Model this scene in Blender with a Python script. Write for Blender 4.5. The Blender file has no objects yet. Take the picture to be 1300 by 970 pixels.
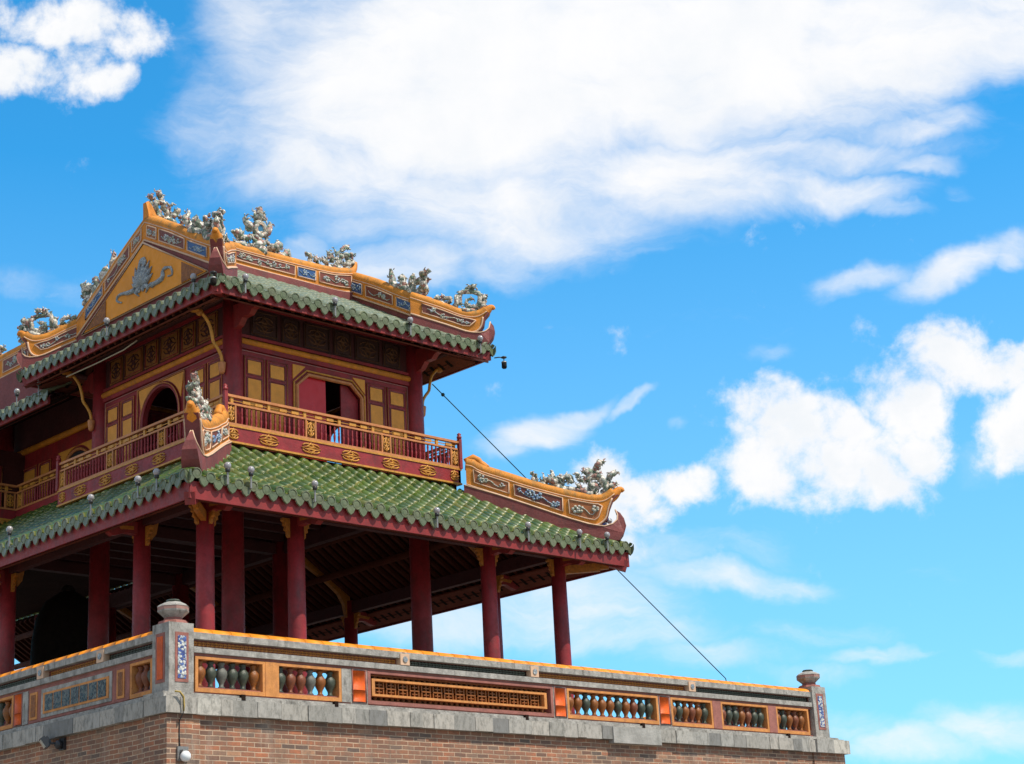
import bpy, math, random
from mathutils import Vector, noise
random.seed(7)
S = bpy.context.scene
R = math.radians

# ------------------------------------------------------------------ camera, sky, sun, exposure
camd = bpy.data.cameras.new("camera"); cam = bpy.data.objects.new("camera", camd); S.collection.objects.link(cam)
camd.lens = 63.49; camd.sensor_width = 36.0; camd.clip_start = 0.1; camd.clip_end = 20000
YAW, PITCH, ROLL = 7.85628417e-01, 3.07644971e-01, -5.49270889e-02
fwd = Vector((math.cos(YAW)*math.cos(PITCH), math.sin(YAW)*math.cos(PITCH), math.sin(PITCH)))
r0 = Vector((math.sin(YAW), -math.cos(YAW), 0)); u0 = r0.cross(fwd)
rgt = math.cos(ROLL)*r0 + math.sin(ROLL)*u0; upv = -math.sin(ROLL)*r0 + math.cos(ROLL)*u0
from mathutils import Matrix
m = Matrix((rgt, upv, -fwd)).transposed().to_4x4(); m.translation = Vector((-14.27507, -21.44776, -3.49512))
cam.matrix_world = m
S.camera = cam
S.view_settings.view_transform = 'Standard'; S.view_settings.look = 'None'
S.view_settings.gamma = 1.0; S.view_settings.exposure = 0.0
S.render.resolution_x = 1024; S.render.resolution_y = 764

SUN_DIR = Vector((0.24, -0.66, 1.16)).normalized()
sund = bpy.data.lights.new("sun", 'SUN'); sund.energy = 5.0; sund.angle = R(0.53); sund.color = (1.0, 0.96, 0.88)
sun = bpy.data.objects.new("sun", sund); S.collection.objects.link(sun)
sund.color = (1.0, .92, .78)
sun.rotation_euler = SUN_DIR.to_track_quat('Z', 'Y').to_euler()

class NT:
    """small helper for wiring nodes"""
    def __init__(s, tree): s.t = tree; s.n = tree.nodes; s.l = tree.links
    def put(s, sock, v):
        if hasattr(v, 'is_linked') or isinstance(v, bpy.types.NodeSocket): s.l.new(v, sock)
        elif v is not None: sock.default_value = v
    def math(s, op, a, b=None, c=None, clamp=False):
        n = s.n.new('ShaderNodeMath'); n.operation = op; n.use_clamp = clamp
        s.put(n.inputs[0], a); s.put(n.inputs[1], b); s.put(n.inputs[2], c); return n.outputs[0]
    def vmath(s, op, a, b=None, sc=None):
        n = s.n.new('ShaderNodeVectorMath'); n.operation = op
        s.put(n.inputs[0], a)
        if b is not None: s.put(n.inputs[1], b)
        if sc is not None: s.put(n.inputs['Scale'], sc)
        return n.outputs['Value'] if op in ('DOT_PRODUCT', 'LENGTH') else n.outputs['Vector']
    def comb(s, x, y, z=0.0):
        n = s.n.new('ShaderNodeCombineXYZ'); s.put(n.inputs[0], x); s.put(n.inputs[1], y); s.put(n.inputs[2], z); return n.outputs[0]
    def sep(s, v):
        n = s.n.new('ShaderNodeSeparateXYZ'); s.put(n.inputs[0], v); return n.outputs
    def noise(s, vec, scale, detail=4, rough=.55, dist=0.0, col=False):
        n = s.n.new('ShaderNodeTexNoise'); s.put(n.inputs['Vector'], vec); s.put(n.inputs['Scale'], scale)
        s.put(n.inputs['Detail'], detail); s.put(n.inputs['Roughness'], rough); s.put(n.inputs['Distortion'], dist)
        return n.outputs['Color' if col else 'Fac']
    def white(s, vec, col=False):
        n = s.n.new('ShaderNodeTexWhiteNoise'); n.noise_dimensions = '3D'; s.put(n.inputs['Vector'], vec); return n.outputs['Color' if col else 'Value']
    def step(s, v, lo, hi, a=0.0, b=1.0, kind='SMOOTHSTEP'):
        n = s.n.new('ShaderNodeMapRange'); n.interpolation_type = kind
        s.put(n.inputs[0], v); n.inputs[1].default_value = lo; n.inputs[2].default_value = hi; n.inputs[3].default_value = a; n.inputs[4].default_value = b
        return n.outputs[0]
    def mix(s, f, a, b, mode='MIX'):
        n = s.n.new('ShaderNodeMix'); n.data_type = 'RGBA'; n.blend_type = mode
        s.put(n.inputs[0], f); s.put(n.inputs[6], a); s.put(n.inputs[7], b); return n.outputs[2]
    def ramp(s, f, stops):
        n = s.n.new('ShaderNodeValToRGB'); s.put(n.inputs[0], f); e = n.color_ramp.elements
        while len(e) < len(stops): e.new(0.5)
        for i, (p, c) in enumerate(stops): e[i].position = p; e[i].color = (*c, 1)
        return n.outputs[0]

def c4(c): return (c[0], c[1], c[2], 1.0)

# ---- world: Nishita sky with clouds laid out on the sky by compass bearing
W = bpy.data.worlds.new("World"); S.world = W; W.use_nodes = True
t = NT(W.node_tree); t.n.clear()
sky = t.n.new('ShaderNodeTexSky'); sky.sky_type = 'NISHITA'; sky.sun_disc = False
sky.sun_elevation = math.asin(SUN_DIR.z); sky.sun_rotation = math.atan2(SUN_DIR.x, SUN_DIR.y)
sky.air_density = 1.0; sky.dust_density = 0.3; sky.ozone_density = 2.0
tc = t.n.new('ShaderNodeTexCoord'); D = tc.outputs['Generated']
D = t.vmath('NORMALIZE', D)
# a fixed bearing (north-east, a little up) is the middle of the cloud map
F_ = tuple(fwd); R_ = tuple(rgt); U_ = tuple(upv)
dz = t.vmath('DOT_PRODUCT', D, F_)
dz = t.math('MAXIMUM', t.math('ABSOLUTE', dz), 0.02)
X = t.math('MULTIPLY_ADD', t.math('DIVIDE', t.vmath('DOT_PRODUCT', D, R_), dz), 2.2927, 0.650)
Y = t.math('MULTIPLY_ADD', t.math('DIVIDE', t.vmath('DOT_PRODUCT', D, U_), dz), -2.2927, 0.485)
P0 = t.comb(X, Y, 0)
warp = t.vmath('SUBTRACT', t.noise(P0, 5.0, 5, .6, col=True), (.5, .5, .5))
P1 = t.vmath('ADD', P0, t.vmath('SCALE', warp, sc=0.10))
warp2 = t.vmath('SUBTRACT', t.noise(P0, 22.0, 4, .6, col=True), (.5, .5, .5))
P2 = t.vmath('ADD', P0, t.vmath('SCALE', warp2, sc=0.034))
def blob(P, cx, cy, rx, ry, ang=0.0, s=1.0):
    q = t.vmath('SUBTRACT', P, (cx, cy, 0))
    if ang:
        mp = t.n.new('ShaderNodeVectorRotate'); mp.rotation_type = 'Z_AXIS'; t.put(mp.inputs['Vector'], q); mp.inputs['Angle'].default_value = R(-ang); q = mp.outputs[0]
    q = t.vmath('MULTIPLY', q, (1/rx, 1/ry, 0))
    l = t.vmath('LENGTH', q)
    return t.step(l, 1.35, 0.25, 0.0, s)
def total(P, bl, op='MAXIMUM'):
    a = None
    for b in bl:
        v = blob(P, *b); a = v if a is None else t.math(op, a, v)
    return a
CUM = [(1.005,.545,.105,.080,0,1),(1.07,.575,.11,.085,0,1),(1.12,.61,.09,.05,0,.9),(1.15,.52,.085,.075,0,.95),(.965,.60,.085,.055,0,.9),
       (1.215,.455,.075,.062,0,1),(1.27,.465,.07,.045,0,.9),(1.17,.58,.05,.05,0,.9),(.765,.615,.048,.055,0,1),(.80,.640,.06,.045,0,1),(.87,.615,.075,.036,0,.85),
       (1.285,.555,.062,.062,0,1),(1.32,.53,.06,.08,0,1),(.79,.69,.05,.03,0,.5),
       (.09,.03,.11,.045,0,.95),(.17,.045,.05,.045,0,.85),(.02,.09,.07,.045,0,.9),(.08,.10,.07,.04,0,.85),(.13,.10,.05,.035,-25,.8),(.10,.07,.05,.04,0,.7),(.0,.02,.05,.03,0,.75),(.16,.09,.03,.03,0,.6)]
CIR = [(.60,.10,.36,.20,0,1.3),(.86,.06,.36,.17,0,1.3),(1.12,.05,.28,.13,-12,1.15),(1.26,.03,.15,.10,-30,1.0),(.44,.19,.19,.14,20,1.0),(.62,.25,.26,.10,8,1.0),(.86,.22,.28,.075,3,1.0),
       (1.04,.24,.16,.032,6,.85),(1.13,.265,.07,.018,8,.6),(.98,.20,.25,.035,0,.8),(1.18,.16,.10,.035,-12,.7),(.50,.33,.15,.05,-8,.75),(.62,.33,.13,.035,8,.5),(.40,.32,.05,.03,-20,.6),
       (.30,.14,.12,.11,20,.55),(.35,.05,.12,.12,0,.8),(1.10,.36,.075,.025,-12,.75),(1.21,.345,.09,.030,-28,.9),(1.28,.32,.05,.03,-30,.7),(1.17,.215,.055,.018,4,.6),(1.215,.255,.03,.016,0,.45),
       (.68,.55,.075,.028,-8,.85),(.73,.53,.06,.02,-20,.75),(.79,.515,.045,.012,-24,.75),(.64,.57,.05,.025,0,.6),(.855,.545,.02,.015,0,.4),(.97,.455,.05,.014,0,.4),
       (.90,.73,.16,.028,4,.72),(.84,.70,.11,.035,0,.62),(.99,.735,.07,.016,0,.6),(.92,.69,.12,.03,6,.45),(.70,.76,.22,.07,0,.75),(.55,.79,.20,.05,0,.8),(.80,.80,.16,.035,0,.6),(.90,.83,.12,.03,0,.55),
       (1.12,.83,.09,.014,0,.65),(1.28,.92,.12,.04,0,.72),(1.15,.945,.12,.03,0,.62),(1.07,.92,.09,.03,0,.5),(1.28,.825,.06,.016,0,.55),(1.02,.85,.10,.02,0,.45),(1.24,.60,.05,.03,0,.3),(1.05,.80,.12,.02,5,.4),(.10,.375,.06,.03,0,.35),(.03,.36,.05,.03,0,.3),(.03,.43,.06,.03,0,.25)]
fc = total(P2, CUM)
nz = t.noise(P0, 15.0, 14, .62, .15)
fcum = t.math('MULTIPLY_ADD', t.math('SUBTRACT', nz, .5), 2.1, fc)
acum = t.step(fcum, .24, .98)
fi = total(P1, CIR, 'MAXIMUM')
Ps = t.vmath('MULTIPLY', P1, (1.0, 2.4, 1.0))
nc = t.noise(Ps, 5.5, 12, .62, .4)
fcir = t.math('MULTIPLY_ADD', t.math('SUBTRACT', nc, .5), 1.25, fi)
acir = t.step(fcir, .12, 1.28)
alpha = t.math('SUBTRACT', 1.0, t.math('MULTIPLY', t.math('SUBTRACT', 1.0, acum), t.math('SUBTRACT', 1.0, acir)))
# thickness shading inside the clouds
shade = t.step(t.noise(P0, 6.0, 6, .6), .38, .72)
lowc = t.math('MULTIPLY', shade, t.step(fcum, .55, 1.3, .35, 0.12))
lowk = t.math('MULTIPLY', t.step(t.noise(t.vmath('ADD', P0, (.01,.018,0)), 10.0, 6, .6), .42, .60), t.step(fcum, .5, 1.1))
ccol = t.mix(t.math('MULTIPLY', shade, .38), (10.0, 10.0, 10.1, 1), (7.8, 8.5, 9.3, 1))
ccol = t.mix(t.math('MULTIPLY', lowk, .45), ccol, (8.2, 8.8, 9.4, 1))
# unseen cloud cover added behind the viewer as neutral fill light
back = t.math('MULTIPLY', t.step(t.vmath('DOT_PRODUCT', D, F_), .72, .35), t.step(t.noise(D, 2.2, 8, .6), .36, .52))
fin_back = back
skyc = t.mix(1.0, sky.outputs[0], (0.36, 1.82, 2.36, 1), 'MULTIPLY')
# pale band of air low over the horizon
zz = t.sep(D)[2]
skyc = t.mix(t.step(zz, .42, .0, 0.0, .62, 'LINEAR'), skyc, (4.9, 7.1, 9.0, 1))
fin = t.mix(alpha, skyc, ccol)
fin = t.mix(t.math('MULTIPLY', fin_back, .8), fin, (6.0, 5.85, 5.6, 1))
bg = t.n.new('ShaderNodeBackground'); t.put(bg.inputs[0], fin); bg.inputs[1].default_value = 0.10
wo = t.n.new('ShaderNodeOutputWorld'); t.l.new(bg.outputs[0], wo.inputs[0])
W.cycles.sampling_method = 'MANUAL'; W.cycles.sample_map_resolution = 1024
S.view_settings.exposure = 0.0

# ------------------------------------------------------------------ materials
def mat(name, col, rough=.6, var=.25, scale=3.0, bump=.15, col2=None, spec=.5, coat=0.0, dirt=0.0, dirtcol=(.05,.04,.03), bscale=None, metal=0.0):
    mm = bpy.data.materials.new(name); mm.use_nodes = True; k = NT(mm.node_tree); b = k.n['Principled BSDF']
    co = k.n.new('ShaderNodeTexCoord').outputs['Object']
    n1 = k.noise(co, scale, 6, .65); n2 = k.noise(co, scale*7, 5, .7)
    f = k.step(n1, .3, .7)
    c2 = col2 or tuple(min(1, x*(1-var)) for x in col)
    c = k.mix(f, c4(col), c4(c2))
    c = k.mix(k.step(n2, .35, .75, 0, var*.9), c, c4(tuple(x*.55 for x in col)))
    if dirt:
        n3 = k.noise(k.vmath('MULTIPLY', co, (1, 1, .35)), scale*1.7, 8, .7)
        c = k.mix(k.step(n3, .48, .72, 0, dirt), c, c4(dirtcol))
    k.put(b.inputs['Base Color'], c)
    k.put(b.inputs['Roughness'], k.step(n2, .3, .7, max(.04, rough-.1), min(1, rough+.12)))
    b.inputs['Specular IOR Level'].default_value = spec; b.inputs['Coat Weight'].default_value = coat; b.inputs['Metallic'].default_value = metal
    if bump:
        bn = k.n.new('ShaderNodeBump'); bn.inputs['Strength'].default_value = bump; bn.inputs['Distance'].default_value = .02
        k.put(bn.inputs['Height'], k.noise(co, bscale or scale*9, 6, .7)); k.l.new(bn.outputs[0], b.inputs['Normal'])
    return mm
M = {}
M['maroon'] = mat('maroon_paint', (.36,.024,.030), .5, .45, 3.0, .35, dirt=.55, dirtcol=(.10,.035,.03))
M['maroon_dark'] = mat('dark_maroon_wood', (.08,.014,.013), .75, .35, 3.0, .2)
M['base_maroon'] = mat('ridge_maroon_plaster', (.25,.055,.052), .7, .35, 3.0, .3, dirt=.5, dirtcol=(.09,.05,.045))
M['fascia'] = mat('red_fascia_wood', (.30,.024,.024), .5, .35, 3.0, .25, dirt=.4, dirtcol=(.08,.03,.03))
M['door_red'] = mat('door_red_paint', (.62,.015,.025), .35, .12, 1.2, .05)
M['gold'] = mat('gold_paint', (.74,.33,.045), .45, .35, 14, .3, dirt=.3, dirtcol=(.20,.08,.03))
M['gold_warm'] = mat('carved_gold', (.58,.21,.02), .4, .4, 18, .6, dirt=.45, dirtcol=(.15,.04,.01))
M['trim'] = mat('tan_trim_paint', (.66,.25,.085), .5, .3, 12, .1)
M['trimline'] = mat('thin_pale_line_paint', (.48,.20,.18), .5, .2, 12, .05)
M['panel_yellow'] = mat('ochre_panel_paint', (.88,.37,.05), .6, .22, 5.0, .15, dirt=.3, dirtcol=(.45,.18,.04))
M['orange'] = mat('orange_plaster', (.82,.28,.018), .65, .35, 5, .35, dirt=.5, dirtcol=(.30,.13,.04))
M['gable'] = mat('gable_orange_plaster', (.86,.31,.008), .6, .18, 1.5, .15, dirt=.25, dirtcol=(.55,.20,.02))
M['white_line'] = mat('pale_line_plaster', (.74,.48,.32), .6, .2, 9, .1)
M['panel_brown'] = mat('brown_enamel', (.22,.050,.030), .5, .3, 9, .3)
M['panel_orange'] = mat('rust_enamel', (.42,.13,.035), .5, .3, 9, .3)
M['panel_blue'] = mat('blue_enamel', (.035,.11,.30), .4, .3, 9, .3)
M['grille_brown'] = mat('brown_carved_plaster', (.24,.09,.035), .7, .6, 16, .9, col2=(.46,.17,.05))
M['frieze_dark'] = mat('dark_frieze_wood', (.06,.018,.012), .6, .4, 8, .5)
M['frieze_gold'] = mat('dim_gold_frieze', (.34,.12,.02), .55, .4, 8, .4)
M['frieze_line'] = mat('faint_gold_line', (.15,.055,.014), .6, .4, 8, .3)
M['orange_top'] = mat('mossy_orange_moulding', (.78,.29,.03), .75, .4, 4, .5, dirt=.75, dirtcol=(.20,.15,.06))
M['cap_pink'] = mat('faded_pink_plaster', (.46,.25,.21), .8, .3, 8, .4, dirt=.3, dirtcol=(.22,.15,.13))
M['stone'] = mat('weathered_grey_stone', (.46,.44,.41), .8, .35, 2.5, .6, dirt=.55, dirtcol=(.16,.16,.14))
M['plaster_grey'] = mat('grey_lime_plaster', (.52,.49,.45), .85, .5, 6, .8, dirt=.9, dirtcol=(.12,.11,.095))
M['plaster_red'] = mat('faded_red_plaster', (.40,.15,.12), .8, .35, 5, .4, dirt=.4, dirtcol=(.17,.08,.07))
M['frame_orange'] = mat('orange_frame_plaster', (.76,.31,.085), .75, .35, 6, .4, dirt=.45, dirtcol=(.30,.12,.07))
M['glaze_orange'] = mat('orange_glaze', (.95,.31,.006), .5, .3, 4, .25, spec=.3, dirt=.22, dirtcol=(.45,.17,.04))
M['glaze_red'] = mat('red_orange_glaze', (.80,.115,.006), .5, .35, 6, .25, spec=.3)
M['bal_orange'] = mat('amber_glaze', (.36,.11,.012), .4, .45, 12, .3, dirt=.5)
M['bal_green'] = mat('grey_green_glaze', (.075,.09,.06), .4, .5, 14, .3, dirt=.4)
M['bal_red'] = mat('rust_glaze', (.28,.075,.025), .4, .45, 12, .3, dirt=.5)
M['bal_grey'] = mat('pale_grey_glaze', (.20,.20,.17), .5, .5, 12, .3, dirt=.5)
M['dark'] = mat('dark_recess_wood', (.025,.014,.011), .9, .3, 4, .1, spec=.1)
M['deck'] = mat('stone_deck', (.16,.14,.12), .85, .3, 1.5, .3)
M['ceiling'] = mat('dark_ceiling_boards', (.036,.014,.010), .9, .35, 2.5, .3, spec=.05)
M['rafter'] = mat('rafter_wood', (.12,.034,.020), .8, .35, 4, .3, spec=.12)
M['soffit'] = mat('soffit_wood', (.20,.055,.034), .8, .3, 4, .3, spec=.15)
M['metal'] = mat('dull_grey_metal', (.35,.34,.33), .4, .3, 20, .1, metal=.6)
M['black'] = mat('black_plastic', (.03,.03,.035), .4, .2, 9, .05)
M['lens'] = mat('pale_lamp_glass', (.62,.60,.52), .2, .1, 9, .0)
M['bulb'] = mat('cloudy_bulb_glass', (.40,.38,.40), .15, .25, 25, .05, coat=.5)
M['white_glass'] = mat('white_opal_glass', (.82,.83,.85), .12, .05, 9, 0, coat=.5)
M['cable'] = mat('dark_green_cable', (.012,.05,.045), .5, .2, 9, 0)
M['yellow_rope'] = mat('yellow_rope', (.55,.38,.10), .7, .3, 30, .2)
M['bronze'] = mat('dark_bronze', (.020,.016,.014), .8, .4, 5, .4, spec=.1)
M['pole'] = mat('pale_bamboo', (.50,.42,.30), .6, .3, 20, .1)
M['ground'] = mat('pale_paved_ground', (.27,.25,.22), .9, .25, .3, .2)

def mosaic(name, cols, scale=22, rough=.35):
    mm = bpy.data.materials.new(name); mm.use_nodes = True; k = NT(mm.node_tree); b = k.n['Principled BSDF']
    co = k.n.new('ShaderNodeTexCoord').outputs['Object']
    v = k.n.new('ShaderNodeTexVoronoi'); v.feature = 'F1'; k.put(v.inputs['Vector'], co); v.inputs['Scale'].default_value = scale
    v2 = k.n.new('ShaderNodeTexVoronoi'); v2.feature = 'DISTANCE_TO_EDGE'; k.put(v2.inputs['Vector'], co); v2.inputs['Scale'].default_value = scale
    stops = [(i/(len(cols)), c) for i, c in enumerate(cols)]
    rp = k.ramp(k.sep(v.outputs['Color'])[0], stops); rp.node.color_ramp.interpolation = 'CONSTANT'
    c = k.mix(k.step(v2.outputs['Distance'], .0, .09), (.13,.115,.105,1), rp)
    n = k.noise(co, 5, 6, .7)
    c = k.mix(k.step(n, .5, .75, 0, .55), c, (.16,.14,.12,1))
    k.put(b.inputs['Base Color'], c); b.inputs['Roughness'].default_value = rough; b.inputs['Specular IOR Level'].default_value = .3
    bn = k.n.new('ShaderNodeBump'); bn.inputs['Strength'].default_value = .5; bn.inputs['Distance'].default_value = .02
    k.put(bn.inputs['Height'], v2.outputs['Distance']); k.l.new(bn.outputs[0], b.inputs['Normal'])
    return mm
M['dragon'] = mosaic('broken_china_mosaic', [(.62,.58,.50),(.22,.28,.20),(.70,.64,.55),(.42,.22,.18),(.36,.38,.34),(.78,.72,.64),(.14,.18,.14),(.50,.40,.30)], 15, .6)
M['dragon_red'] = mosaic('rosy_china_mosaic', [(.46,.30,.27),(.34,.12,.10),(.58,.54,.50),(.36,.40,.36),(.52,.46,.42),(.30,.10,.09)])
M['mosaic_blue'] = mosaic('blue_white_mosaic', [(.06,.10,.35),(.62,.64,.66),(.10,.17,.42),(.70,.70,.66),(.05,.08,.25),(.45,.52,.60)], 28)
M['relief'] = mosaic('grey_blue_relief_mosaic', [(.33,.38,.42),(.24,.29,.34),(.42,.45,.46),(.30,.33,.36)], 26)
M['flower'] = mosaic('floral_china_mosaic', [(.55,.55,.50),(.35,.42,.34),(.62,.60,.56),(.40,.44,.52),(.58,.50,.36)], 34)
M['flower_blue'] = mosaic('blue_china_mosaic', [(.10,.22,.50),(.42,.52,.62),(.25,.38,.55),(.55,.62,.62)], 34)
M['cell'] = mosaic('dark_lattice_mosaic', [(.015,.03,.03),(.06,.08,.075),(.01,.015,.02),(.12,.13,.11)], 22)

def tile_mat(name, g1, g2, edge, rough=.30, moss=.3, pale=0.0):
    mm = bpy.data.materials.new(name); mm.use_nodes = True; k = NT(mm.node_tree); b = k.n['Principled BSDF']
    uv = k.n.new('ShaderNodeUVMap'); uv.uv_map = 'uv'; x, y, _ = k.sep(uv.outputs[0])
    co = k.n.new('ShaderNodeTexCoord').outputs['Object']
    fu = k.math('FLOOR', x); fv = k.math('FLOOR', y); fr = k.math('FRACT', y)
    w = k.white(k.comb(fu, fv, 3.0)); w2 = k.white(k.comb(fv, fu, 9.0))
    c = k.mix(w, c4(g1), c4(g2))
    n = k.noise(co, 9, 6, .65)
    e = k.math('MULTIPLY', k.step(fr, .20, .02), k.step(n, .36, .62))
    c = k.mix(k.math('MULTIPLY', e, .85), c, c4(edge))
    c = k.mix(k.step(w2, .86, .98, 0, .45), c, c4(tuple(v*.6 for v in edge)))
    c = k.mix(k.step(k.noise(co, 2.6, 10, .75), .42, .66, 0, moss*1.7), c, (.075,.07,.035,1))
    if pale: c = k.mix(k.step(k.noise(co, 16, 6, .7), .3, .8, pale*.4, pale), c, (.38,.40,.29,1))
    k.put(b.inputs['Base Color'], c); k.put(b.inputs['Roughness'], k.step(n, .3, .8, rough-.06, rough+.28))
    b.inputs['Coat Weight'].default_value = .22; b.inputs['Coat Roughness'].default_value = .12
    bn = k.n.new('ShaderNodeBump'); bn.inputs['Strength'].default_value = .25; bn.inputs['Distance'].default_value = .01
    k.put(bn.inputs['Height'], k.noise(co, 30, 5, .6)); k.l.new(bn.outputs[0], b.inputs['Normal'])
    return mm
M['tile'] = tile_mat('green_glazed_tile', (.022,.062,.008), (.078,.130,.016), (.28,.24,.035), moss=.2)
M['tile_up'] = tile_mat('faded_green_glazed_tile', (.065,.10,.052), (.11,.155,.085), (.24,.24,.13), .4, .25, .42)
M['tile_end'] = tile_mat('green_tile_end', (.022,.055,.012), (.085,.115,.035), (.20,.19,.07), .2, .4, .32)

def brick_mat():
    mm = bpy.data.materials.new('old_brick'); mm.use_nodes = True; k = NT(mm.node_tree); b = k.n['Principled BSDF']
    uv = k.n.new('ShaderNodeUVMap'); uv.uv_map = 'uv'; co = k.n.new('ShaderNodeTexCoord').outputs['Object']
    wob = k.vmath('SCALE', k.vmath('SUBTRACT', k.noise(co, 3.0, 3, .5, col=True), (.5,.5,.5)), sc=.022)
    v = k.vmath('ADD', uv.outputs[0], wob)
    bt = k.n.new('ShaderNodeTexBrick'); k.put(bt.inputs['Vector'], v); bt.offset = .5; bt.squash = 1.0
    for nme, val in (('Scale', 1.0), ('Mortar Size', .008), ('Mortar Smooth', .25), ('Bias', 0.0), ('Brick Width', .245), ('Row Height', .0695)): bt.inputs[nme].default_value = val
    bt.inputs['Color1'].default_value = (0,0,0,1); bt.inputs['Color2'].default_value = (1,1,1,1); bt.inputs['Mortar'].default_value = (.5,.5,.5,1)
    rnd = k.sep(bt.outputs['Color'])[0]
    c = k.ramp(rnd, [(0.0,(.11,.085,.075)),(.14,(.24,.10,.06)),(.35,(.40,.165,.085)),(.55,(.31,.13,.075)),(.75,(.50,.17,.08)),(.88,(.20,.13,.10)),(1.0,(.54,.27,.15))])
    c = k.mix(k.step(k.noise(co, 24, 5, .7), .3, .75, 0, .45), c, (.16,.09,.06,1))
    mort = k.mix(k.noise(co, 6, 4, .6), (.72,.50,.34,1), (.42,.30,.22,1))
    c = k.mix(bt.outputs['Fac'], c, mort)
    # lime bloom and soot in vertical streaks
    st = k.noise(k.vmath('MULTIPLY', co, (1.0, 1.0, .22)), 2.6, 8, .7)
    c = k.mix(k.step(st, .52, .74, 0, .6), c, (.50,.41,.33,1))
    st2 = k.noise(k.vmath('MULTIPLY', co, (1.0, 1.0, .16)), 1.7, 8, .75)
    c = k.mix(k.step(st2, .50, .70, 0, .55), c, (.12,.095,.075,1))
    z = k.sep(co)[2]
    top = k.step(z, -.42, .02)  # brick turns darker in patches towards the top
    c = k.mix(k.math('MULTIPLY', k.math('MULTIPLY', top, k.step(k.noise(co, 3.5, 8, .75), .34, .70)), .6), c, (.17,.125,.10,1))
    k.put(b.inputs['Base Color'], c); b.inputs['Roughness'].default_value = .88
    bn = k.n.new('ShaderNodeBump'); bn.inputs['Strength'].default_value = .7; bn.inputs['Distance'].default_value = .012
    h = k.math('ADD', k.math('SUBTRACT', 1.0, bt.outputs['Fac']), k.math('MULTIPLY', k.noise(co, 30, 6, .7), .6))
    k.put(bn.inputs['Height'], h); k.l.new(bn.outputs[0], b.inputs['Normal'])
    return mm
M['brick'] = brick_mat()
def slab_mat():
    mm = bpy.data.materials.new('ledge_stone'); mm.use_nodes = True; k = NT(mm.node_tree); b = k.n['Principled BSDF']
    uv = k.n.new('ShaderNodeUVMap'); uv.uv_map = 'uv'; co = k.n.new('ShaderNodeTexCoord').outputs['Object']
    w = k.white(k.vmath('FLOOR', uv.outputs[0]))
    c = k.ramp(w, [(0,(.21,.205,.20)),(.25,(.34,.32,.29)),(.55,(.45,.41,.365)),(.85,(.37,.355,.33)),(1,(.56,.52,.46))])
    c = k.mix(k.step(k.noise(k.vmath('MULTIPLY', co, (1.6,1.6,.7)), 7, 8, .75), .42, .68, 0, .8), c, (.13,.125,.11,1))
    c = k.mix(k.step(k.noise(k.vmath('MULTIPLY', co, (3,3,.5)), 4, 6, .7), .58, .75, 0, .5), c, (.52,.50,.47,1))
    k.put(b.inputs['Base Color'], c); b.inputs['Roughness'].default_value = .85
    bn = k.n.new('ShaderNodeBump'); bn.inputs['Strength'].default_value = .6; bn.inputs['Distance'].default_value = .012
    k.put(bn.inputs['Height'], k.noise(co, 22, 8, .75)); k.l.new(bn.outputs[0], b.inputs['Normal'])
    return mm
M['slab'] = slab_mat()

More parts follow.
